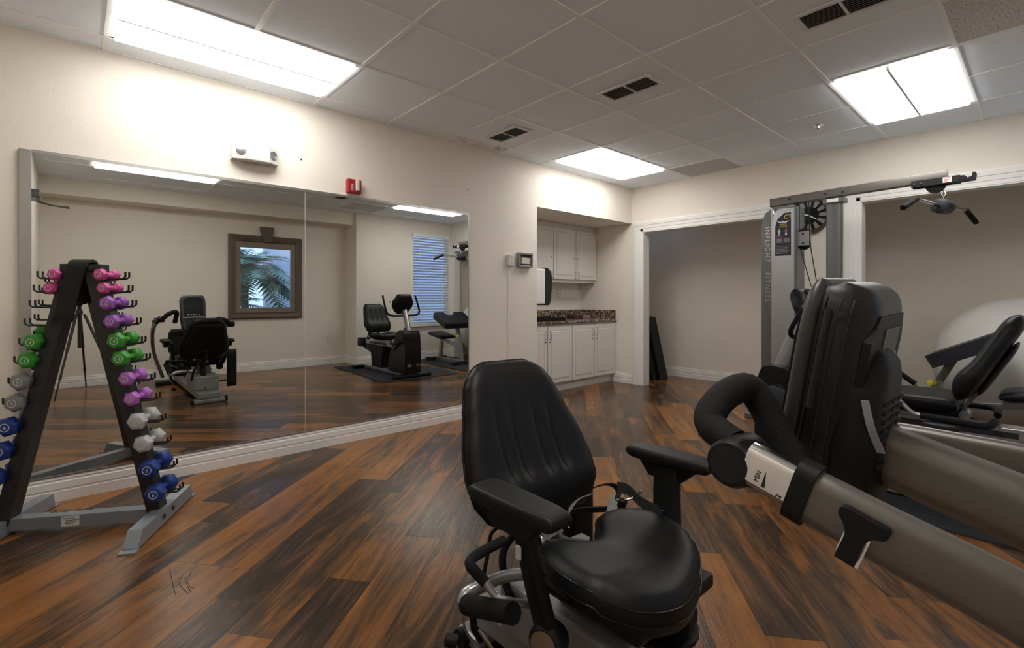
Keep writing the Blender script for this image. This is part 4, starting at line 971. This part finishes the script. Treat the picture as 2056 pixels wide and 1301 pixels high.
    obj('seat', pad(.36, interp([(0, .15), (.05, .20), (.25, .215), (.36, .20)]), .09, lambda s_, h, d: X(2.93+h, y+s_, .540+d+.03*(s_/.2)**2), 24, 24, 8, 9), 'vinyl', t, 180)
    bt = math.radians(27); bu = X(math.sin(bt), 0, math.cos(bt)); bo = X(-math.cos(bt), 0, math.sin(bt)); b0 = X(3.285, y, .60)
    wb = interp([(0, .17), (.05, .21), (.14, .225), (.3, .20), (.43, .175), (.48, .14)])
    gr = lambda s_, h: (-.012*sum(math.exp(-((s_-c_)/.012)**2) for c_ in (-.09, 0, .09)) if .14 < h < .36 else 0)+.02*math.exp(-((h-.10)/.07)**2)
    br = obj('backrest', pad(.49, wb, .085, lambda s_, h, d: b0+X(0, s_, 0)+bu*h+bo*d, 40, 40, 7, 8, gr), 'vinyl', t, 180)
    obj('backrest_shell', pad(.30, lambda h: .15, .03, lambda s_, h, d: b0+X(0, s_, 0)+bu*(h+.06)-bo*(.055+d), 14, 14, 6, 6), 'black', br, 180)
    bm = nb(); sweep(bm, [b0+bu*.16-bo*.06, b0-bu*.12-bo*.03], rrect(.05, .02, .004)); obj('backrest_bar', bm, 'gunmetal', t, 50)
    bm = nb(); lathe(bm, [(.022, -.05), (.024, -.03), (.024, .03), (.022, .05)], X(3.31, y-.06, .515), (0, 1, 0), 14); obj('recline_joint', bm, 'silver', t, 40)
    # side loop handles with cup tray
    for s_ in (-1, 1):
        yy = y+s_*.29
        lp = [X(3.42, y+s_*.09, .50), X(3.40, yy, .505), X(3.28, yy, .51), X(3.16, yy, .515)]
        obj('side_handle', T(lp, .016, 10, 4), 'foam', t, 60)
        obj('side_tube', T([X(3.17, yy, .515), X(3.13, yy, .525), X(3.09, yy, .565), X(3.055, yy, .605)], .011, 10, 4), 'silver', t, 60)
        bm = nb(); tube(bm, [X(3.06, yy, .60), X(2.97, yy, .67)], .016, 10); obj('side_grip', bm, 'foam', t, 60)
    obj('cup_holder', bevel_all(B(((3.17, y-.36, .40), (3.31, y-.275, .495))), .015), 'black', t, 40)
bike()

# ------------------------------------------------------------------ preacher curl bench
def preacher():
    t = thing('preacher_bench', 'preacher curl bench with black arm pad and yellow pin behind the bike', 'bench', (3.3, 5.0, .011))
    yc = 5.0
    obj('base_bar', bevel_all(B(((2.92, yc-.035, .011), (3.75, yc+.035, .075))), .006), 'silver', t)
    obj('cross_foot', bevel_all(B(((2.86, yc-.26, .011), (2.93, yc+.26, .07))), .006), 'rackblack', t); obj('cross_foot', bevel_all(B(((3.70, yc-.22, .011), (3.77, yc+.22, .07))), .006), 'rackblack', t)
    bm = nb(); sweep(bm, [X(2.98, yc, .06), X(3.04, yc, .50)], rrect(.06, .06, .006)); obj('front_post', bm, 'silver', t, 50)
    bm = nb(); sweep(bm, [X(3.03, yc, .46), X(3.17, yc, .76)], rrect(.05, .05, .006)); obj('pad_post', bm, 'gunmetal', t, 50)
    bm = nb(); sweep(bm, [X(3.60, yc, .06), X(3.56, yc, .42)], rrect(.06, .06, .006)); obj('seat_post', bm, 'silver', t, 50)
    bm = nb(); sweep(bm, [X(3.03, yc, .30), X(3.55, yc, .39)], rrect(.05, .05, .006)); obj('brace', bm, 'silver', t, 50)
    bm = nb(); lathe(bm, [(.010, 0), (.010, .02), (.022, .024), (.026, .04), (.022, .056), (.008, .058)], X(3.03, yc-.03, .48), (-.6, -1, .1), 12); obj('pull_pin', bm, 'yellow', t, 40)
    # arm pad: slopes down towards -x, notch at the upper edge
    d = X(-.86, 0, -.44).normalized(); nrm = X(-.44, 0, .86).normalized(); o0 = X(3.36, yc, .885)
    ou = [(-.30, .0), (-.11, 0), (-.09, .10), (.09, .10), (.11, 0), (.30, 0), (.32, .06), (.30, .38), (.26, .41), (-.26, .41), (-.30, .38), (-.32, .06)]
    bm = nb(); prism(bm, [o0+X(0, a, 0)+d*b for a, b in ou], nrm*-.095); bevel_all(bm, .03, 3); obj('arm_pad', bm, 'pad', t, 40)
    sd = X(-.95, 0, -.15).normalized()
    obj('seat', pad(.40, lambda h: .17, .075, lambda s, h, dd: X(3.76, yc+s, .50)+sd*h+X(0, 0, dd), 16, 16, 8, 8), 'pad', t, 180)
preacher()

# ------------------------------------------------------------------ exercise ball
bm = nb(); bmesh.ops.create_uvsphere(bm, u_segments=64, v_segments=32, radius=.565, matrix=Matrix.Translation((3.45, 6.01, .566)))
ba = tag(obj('exercise_ball', bm, 'ball', None, 180), 'huge white exercise ball in the right alcove behind the benches', 'ball')
for p in (at(1933, 745-115, 3.42), at(1967, 659, 3.40)):
    d = (p-X(3.45, 6.01, .566)).normalized(); bm = nb(); lathe(bm, [(.010, 0), (.008, .0008)], X(3.45, 6.01, .566)+d*.5645, d, 8); obj('scuff_mark', bm, 'greymetal', ba)

# ------------------------------------------------------------------ cable machine
def cable_machine():
    y = 5.06
    t = thing('cable_machine', 'silver cable pulldown machine with overhead arm and lat bar standing by the far wall', 'exercise machine', (2.1, y, 0))
    # weight tower: rounded shroud in two tones
    x0, x1 = 1.80, 2.10; zt = 1.975
    pr = [(x0, .02), (x0, zt-.16), (x0+.03, zt-.05), (x0+.10, zt), (x1-.02, zt), (x1, zt-.02), (x1, .02)]
    bm = nb(); prism(bm, [X(a, y-.10, z) for a, z in pr], (0, .2, 0)); bevel_all(bm, .012, 2); tw = obj('weight_tower', bm, 'gunmetal', t, 40)
    fr = [(x0+.105, .10), (x0+.105, zt-.16), (x0+.125, zt-.075), (x0+.175, zt-.03), (x1-.012, zt-.03), (x1-.012, .10)]
    bm = nb(); prism(bm, [X(a, y-.145, z) for a, z in [(p.x, p.y) for p in spline([X(a, z, 0) for a, z in fr[1:5]], 4)]+[fr[5], fr[0]]], (0, .046, 0)); bevel_all(bm, .012, 2); fs = obj('front_shroud', bm, 'silver', tw, 40)
    ed = [(x0+.10, .05), (x0+.10, zt-.17), (x0+.115, zt-.08), (x0+.165, zt-.025)]
    bm = nb(); tube(bm, [X(a, y-.115, z) for a, z in [(p.x, p.y) for p in spline([X(a, z, 0) for a, z in ed], 5)]], .012, 8); obj('shroud_edge', bm, 'silver', tw, 60)
    text('tower_lettering', 'INFLIGHT', .062, X(x0+.035, y-.1012, 1.80), (0, 0, -1), (1, 0, 0), 'steel', tw, .002, 'LEFT', 1.32)
    text('tower_lettering', 'FITNESS', .062, X(x0+.035, y-.1012, 1.37), (0, 0, -1), (1, 0, 0), 'steel', tw, .002, 'LEFT', 1.32)
    # instruction decal
    dx0, dx1, dz0, dz1 = x0+.135, x1-.035, 1.515, 1.905; dy = y-.1458
    bm = nb(); prism(bm, [X(dx0, dy, dz0), X(dx1, dy, dz0), X(dx1, dy, dz1), X(dx0+.075, dy, dz1), X(dx0+.02, dy, dz1-.05), X(dx0, dy, dz1-.12)], (0, -.0008, 0)); dc = obj('instruction_decal', bm, 'decal', fs)
    yy = dy-.001
    text('decal_lettering', 'CT', .05, X(dx1-.058, yy, 1.852), (1, 0, 0), (0, 0, 1), 'yellow', dc, .0003)
    text('decal_lettering', 'MULTI', .020, X((dx0+dx1)/2, yy, 1.792), (1, 0, 0), (0, 0, 1), 'yellow', dc, .0003, 'CENTER'); text('decal_lettering', 'LAT ROW', .016, X((dx0+dx1)/2, yy, 1.775), (1, 0, 0), (0, 0, 1), 'yellow', dc, .0003, 'CENTER')
    def q(a, b, c, d, m): bm = nb(); box(bm, X(a, yy-.0006, b), X(c, yy, d)); obj('decal_print', bm, m, dc)
    xm = (dx0+dx1)/2
    bm = nb(); prism(bm, [X(xm-.05, yy, 1.835), X(xm-.012, yy, 1.826), X(xm, yy, 1.834), X(xm+.012, yy, 1.826), X(xm+.05, yy, 1.835), X(xm+.03, yy, 1.816), X(xm, yy, 1.812), X(xm-.03, yy, 1.816)], (0, -.0006, 0)); obj('decal_wings', bm, 'pale', dc)
    for xx, m in ((xm-.03, 'pale'), (xm+.025, 'redink')): q(xx-.006, 1.725, xx+.006, 1.752, m); q(xx-.014, 1.738, xx+.012, 1.744, 'pale'); q(xx-.004, 1.755, xx+.004, 1.764, 'pale'); q(xx-.008, 1.702, xx-.002, 1.725, 'pale'); q(xx+.002, 1.702, xx+.008, 1.725, 'pale')
    q(dx0+.01, 1.690, xm, 1.695, 'redink'); q(dx0+.012, 1.635, xm-.008, 1.675, 'gunmetal'); q(xm+.005, 1.635, dx1-.01, 1.675, 'gunmetal')
    for k in range(6): q(dx0+.008, 1.60-.013*k, dx1-.012-.008*(k % 3), 1.604-.013*k, 'greymetal')
    # base
    obj('base_frame', bevel_all(B(((1.72, y-.30, .002), (2.14, y+.20, .06)),), .012), 'gunmetal', t); obj('base_frame', bevel_all(B(((2.14, y-.05, .002), (2.46, y+.05, .06))), .012), 'gunmetal', t)
    bm = nb(); sweep(bm, [X(2.36, y, .06), X(2.36, y, 2.0)], rrect(.075, .11, .012)); obj('rear_post', bm, 'gunmetal', t, 50)
    # overhead arm
    z = 2.045
    bm = nb(); sweep(bm, [X(1.85, y-.005, z-.012), X(3.09, y-.005, z+.022)], rrect(.06, .078, .008)); ar = obj('overhead_arm', bm, 'pewter', t, 50)
    for xx in (2.02, 2.30, 2.43):
        bm = nb(); lathe(bm, [(.010, 0), (.010, .006), (.005, .009)], X(xx, y-.035, z+.002), (0, -1, 0), 10); obj('bolt', bm, 'ink', ar, 40)
    obj('arm_bracket', bevel_all(B(((2.285, y-.05, 1.955), (2.445, y+.05, 2.0))), .005), 'gunmetal', ar)
    bm = nb(); box(bm, X(2.315, y-.052, 1.965), X(2.40, y-.0505, 1.995)); obj('arm_label', bm, 'paper', ar)
    obj('pulley_plate', bevel_all(B(((2.88, y-.046, 1.995), (3.16, y-.036, 2.05)), ((2.88, y+.026, 1.995), (3.16, y+.036, 2.05))), .003, 1), 'black', ar)
    bm = nb(); box(bm, X(3.065, y-.0475, 2.005), X(3.115, y-.0462, 2.045)); wl = obj('warning_label', bm, 'paper', ar)
    for k in range(3): bm = nb(); box(bm, X(3.070, y-.0481, 2.036-.011*k), X(3.108-.008*k, y-.0476, 2.041-.011*k)); obj('warning_line', bm, 'redink', wl)
    for yy_ in (y-.04, y+.03):
        ho = [(3.14, 2.0), (3.24, 2.005), (3.245, 2.055), (3.228, 2.06), (3.222, 2.03), (3.20, 2.022), (3.185, 2.042), (3.14, 2.045)]
        bm = nb(); prism(bm, [X(a, yy_-.005, b) for a, b in ho], (0, .01, 0)); bevel_all(bm, .002, 1); obj('bar_hook', bm, 'black', ar)
    for xx in (2.90, 2.94):
        bm = nb(); lathe(bm, [(.010, 0), (.010, .005), (.005, .008)], X(xx, y-.046, 2.02), (0, -1, 0), 8); obj('bolt', bm, 'ink', ar, 40)
    bm = nb(); lathe(bm, [(.05, -.014), (.06, -.012), (.052, 0), (.06, .012), (.05, .014)], X(3.02, y-.005, 2.0), (0, 1, 0), 28); obj('pulley', bm, 'black', ar, 40)
    # chain
    for k in range(4):
        zz = 1.985-.028*k; bm = nb(); r = .011; ax = X(1, 0, 0) if k % 2 == 0 else X(0, 1, 0)
        tube(bm, [X(3.065, y, zz)+ax*r*math.cos(a)+X(0, 0, 1.5*r*math.sin(a)) for a in [2*PI*i/12 for i in range(13)]], .003, 5); obj('chain_link', bm, 'chrome', t, 60)
    # lat bar
    bd = X(.20, .98, 0).normalized(); c = X(3.06, 5.06, 1.835)
    lb = obj('lat_bar', T([c-bd*.47+X(0, 0, .01), c-bd*.02+X(0, 0, -.005), c+bd*.02+X(0, 0, -.005), c+bd*.47+X(0, 0, .01)], .013, 12), 'chrome', t, 60)
    for s in (-1, 1): obj('bar_grip', T([c+bd*s*.46+X(0, 0, .008), c+bd*s*.67+X(0, 0, -.075)], .019, 14), 'foam', lb, 60)
    bm = nb(); lathe(bm, [(.045, -.075), (.055, -.07), (.058, 0), (.055, .07), (.045, .075)], c+X(0, 0, -.004), bd, 24); obj('bar_sleeve', bm, 'pad', lb, 40)
    # moving pulley block and cables
    pb = obj('pulley_block', bevel_all(B(((2.095, y-.075, 1.60), (2.185, y-.06, 1.73)), ((2.095, y-.015, 1.60), (2.185, y, 1.73))), .004, 1), 'greymetal', t)
    for zz in (1.625, 1.71):
        bm = nb(); lathe(bm, [(.045, -.012), (.048, -.01), (.042, 0), (.048, .01), (.045, .012)], X(2.14, y-.0375, zz-.01 if zz < 1.7 else zz+.005), (0, 1, 0), 20); obj('pulley_wheel', bm, 'black', pb, 40)
        bm = nb(); lathe(bm, [(.010, 0), (.010, .006), (.005, .008)], X(2.14, y-.075, zz), (0, -1, 0), 8); obj('bolt', bm, 'ink', pb, 40)
    bm = nb(); prism(bm, [X(2.078, y-.08, 1.50), X(2.092, y-.08, 1.52), X(2.096, y-.08, 1.78), X(2.088, y-.08, 1.80), X(2.076, y-.08, 1.72)], (0, .12, 0)); obj('cable_guard', bm, 'black', t)
    for a, b in ((X(2.10, y-.04, 2.0), X(2.10, y-.04, 1.70)), (X(2.175, y-.04, 2.0), X(2.185, y-.04, 1.62)), (X(2.10, y-.04, 1.61), X(2.24, y-.04, 1.05)), (X(2.185, y-.04, 1.62), X(2.29, y-.04, .9))): obj('cable', T([a, b], .004, 6), 'black', t)
    bm = nb(); sweep(bm, [X(2.26, y-.04, .10), X(2.26, y-.04, .95)], rrect(.04, .06, .008)); obj('row_post', bm, 'silver', t, 50)
cable_machine()

# ------------------------------------------------------------------ folded mats in the alcove
for k, (xb, zt, m, lb) in enumerate(((.095, .855, 'black', 'black folding mat leaning in the left alcove, outermost'), (.03, .83, 'olive', 'olive folding mat leaning in the left alcove between black ones'), (-.035, .85, 'black', 'black folding mat leaning in the left alcove behind the olive one'), (-.10, .80, 'rackblack', 'charcoal folding mat leaning in the left alcove, innermost'))):
    bm = nb(); th = .060; ld = -.19*zt/.85
    prism(bm, [X(xb-th, 6.10+.012*k, .003), X(xb, 6.10+.012*k, .003), X(xb+ld, 6.10+.012*k, zt), X(xb+ld-th, 6.10+.012*k, zt+.012)], (0, .2, 0)); bevel_all(bm, .012, 2)
    tag(obj('folding_mat', bm, m, None, 40), lb, 'mat')
# scratches in the floor finish
for pts in (((341, 1146), (346, 1168), (352, 1194)), ((368, 1152), (360, 1172), (378, 1192)), ((371, 1158), (376, 1176), (384, 1189)), ((376, 1168), (382, 1178), (389, 1181)), ((384, 1144), (380, 1158), (372, 1163))):
    P = []
    for px, py in pts:
        d = FW+(px-CXP)/FPX*RT+X(0, 0, (CYP-py)/FPX); P.append(CAM+d*(-CAM.z+.0004)/d.z)
    bm = nb(); ribbon(bm, P, .0022, .0004, (P[1]-P[0]).cross(X(0, 0, 1)), 4); obj('scratch', bm, 'joint', fl)

# ------------------------------------------------------------------ tripod and camera seen in the mirror
def tripod():
    t = thing('camera_tripod', 'black photo tripod with camera standing under the lens, seen in the mirror', 'tripod', (3.80, .05, 0))
    c = X(3.80, .05, 0)
    bm = nb(); cyl(bm, c+X(0, 0, .55), c+X(0, 0, 1.02), .016, 12); obj('centre_column', bm, 'rackblack', t, 40)
    bm = nb(); lathe(bm, [(.03, 0), (.035, .02), (.03, .05), (.02, .06), (.02, .09), (.03, .10), (.03, .115)], c+X(0, 0, .94), (0, 0, 1), 16); obj('tripod_head', bm, 'rackblack', t, 40)
    for p in ((3.40, -.16, 0), (3.44, .43, 0), (4.25, .12, 0)):
        q = X(*p); a = c+(q-c).normalized()*0+X((q-c).x*.12, (q-c).y*.12, .94)
        bm = nb(); tube(bm, [a, a.lerp(q, .42)], .015, 8); l = obj('leg', bm, 'rackblack', t, 60)
        bm = nb(); tube(bm, [a.lerp(q, .40), a.lerp(q, .74)], .011, 8); obj('leg_section', bm, 'rackblack', l, 60)
        bm = nb(); tube(bm, [a.lerp(q, .72), a.lerp(q, .985)+X(0, 0, .003)], .008, 8); obj('leg_section', bm, 'rackblack', l, 60)
        for u in (.41, .73): bm = nb(); tube(bm, [a.lerp(q, u-.02), a.lerp(q, u+.02)], .019-.006*u, 8); obj('leg_lock', bm, 'brown', l, 60)
    cb = obj('camera_body', bevel_all(B(((3.74, -.02, 1.055), (3.82, .12, 1.15))), .01), 'black', t)
    bm = nb(); lathe(bm, [(.036, 0), (.038, .04), (.034, .06), (.03, .061)], X(3.74, .05, 1.10), (-1, .3, 0), 20); obj('camera_lens', bm, 'black', cb, 40)
tripod()
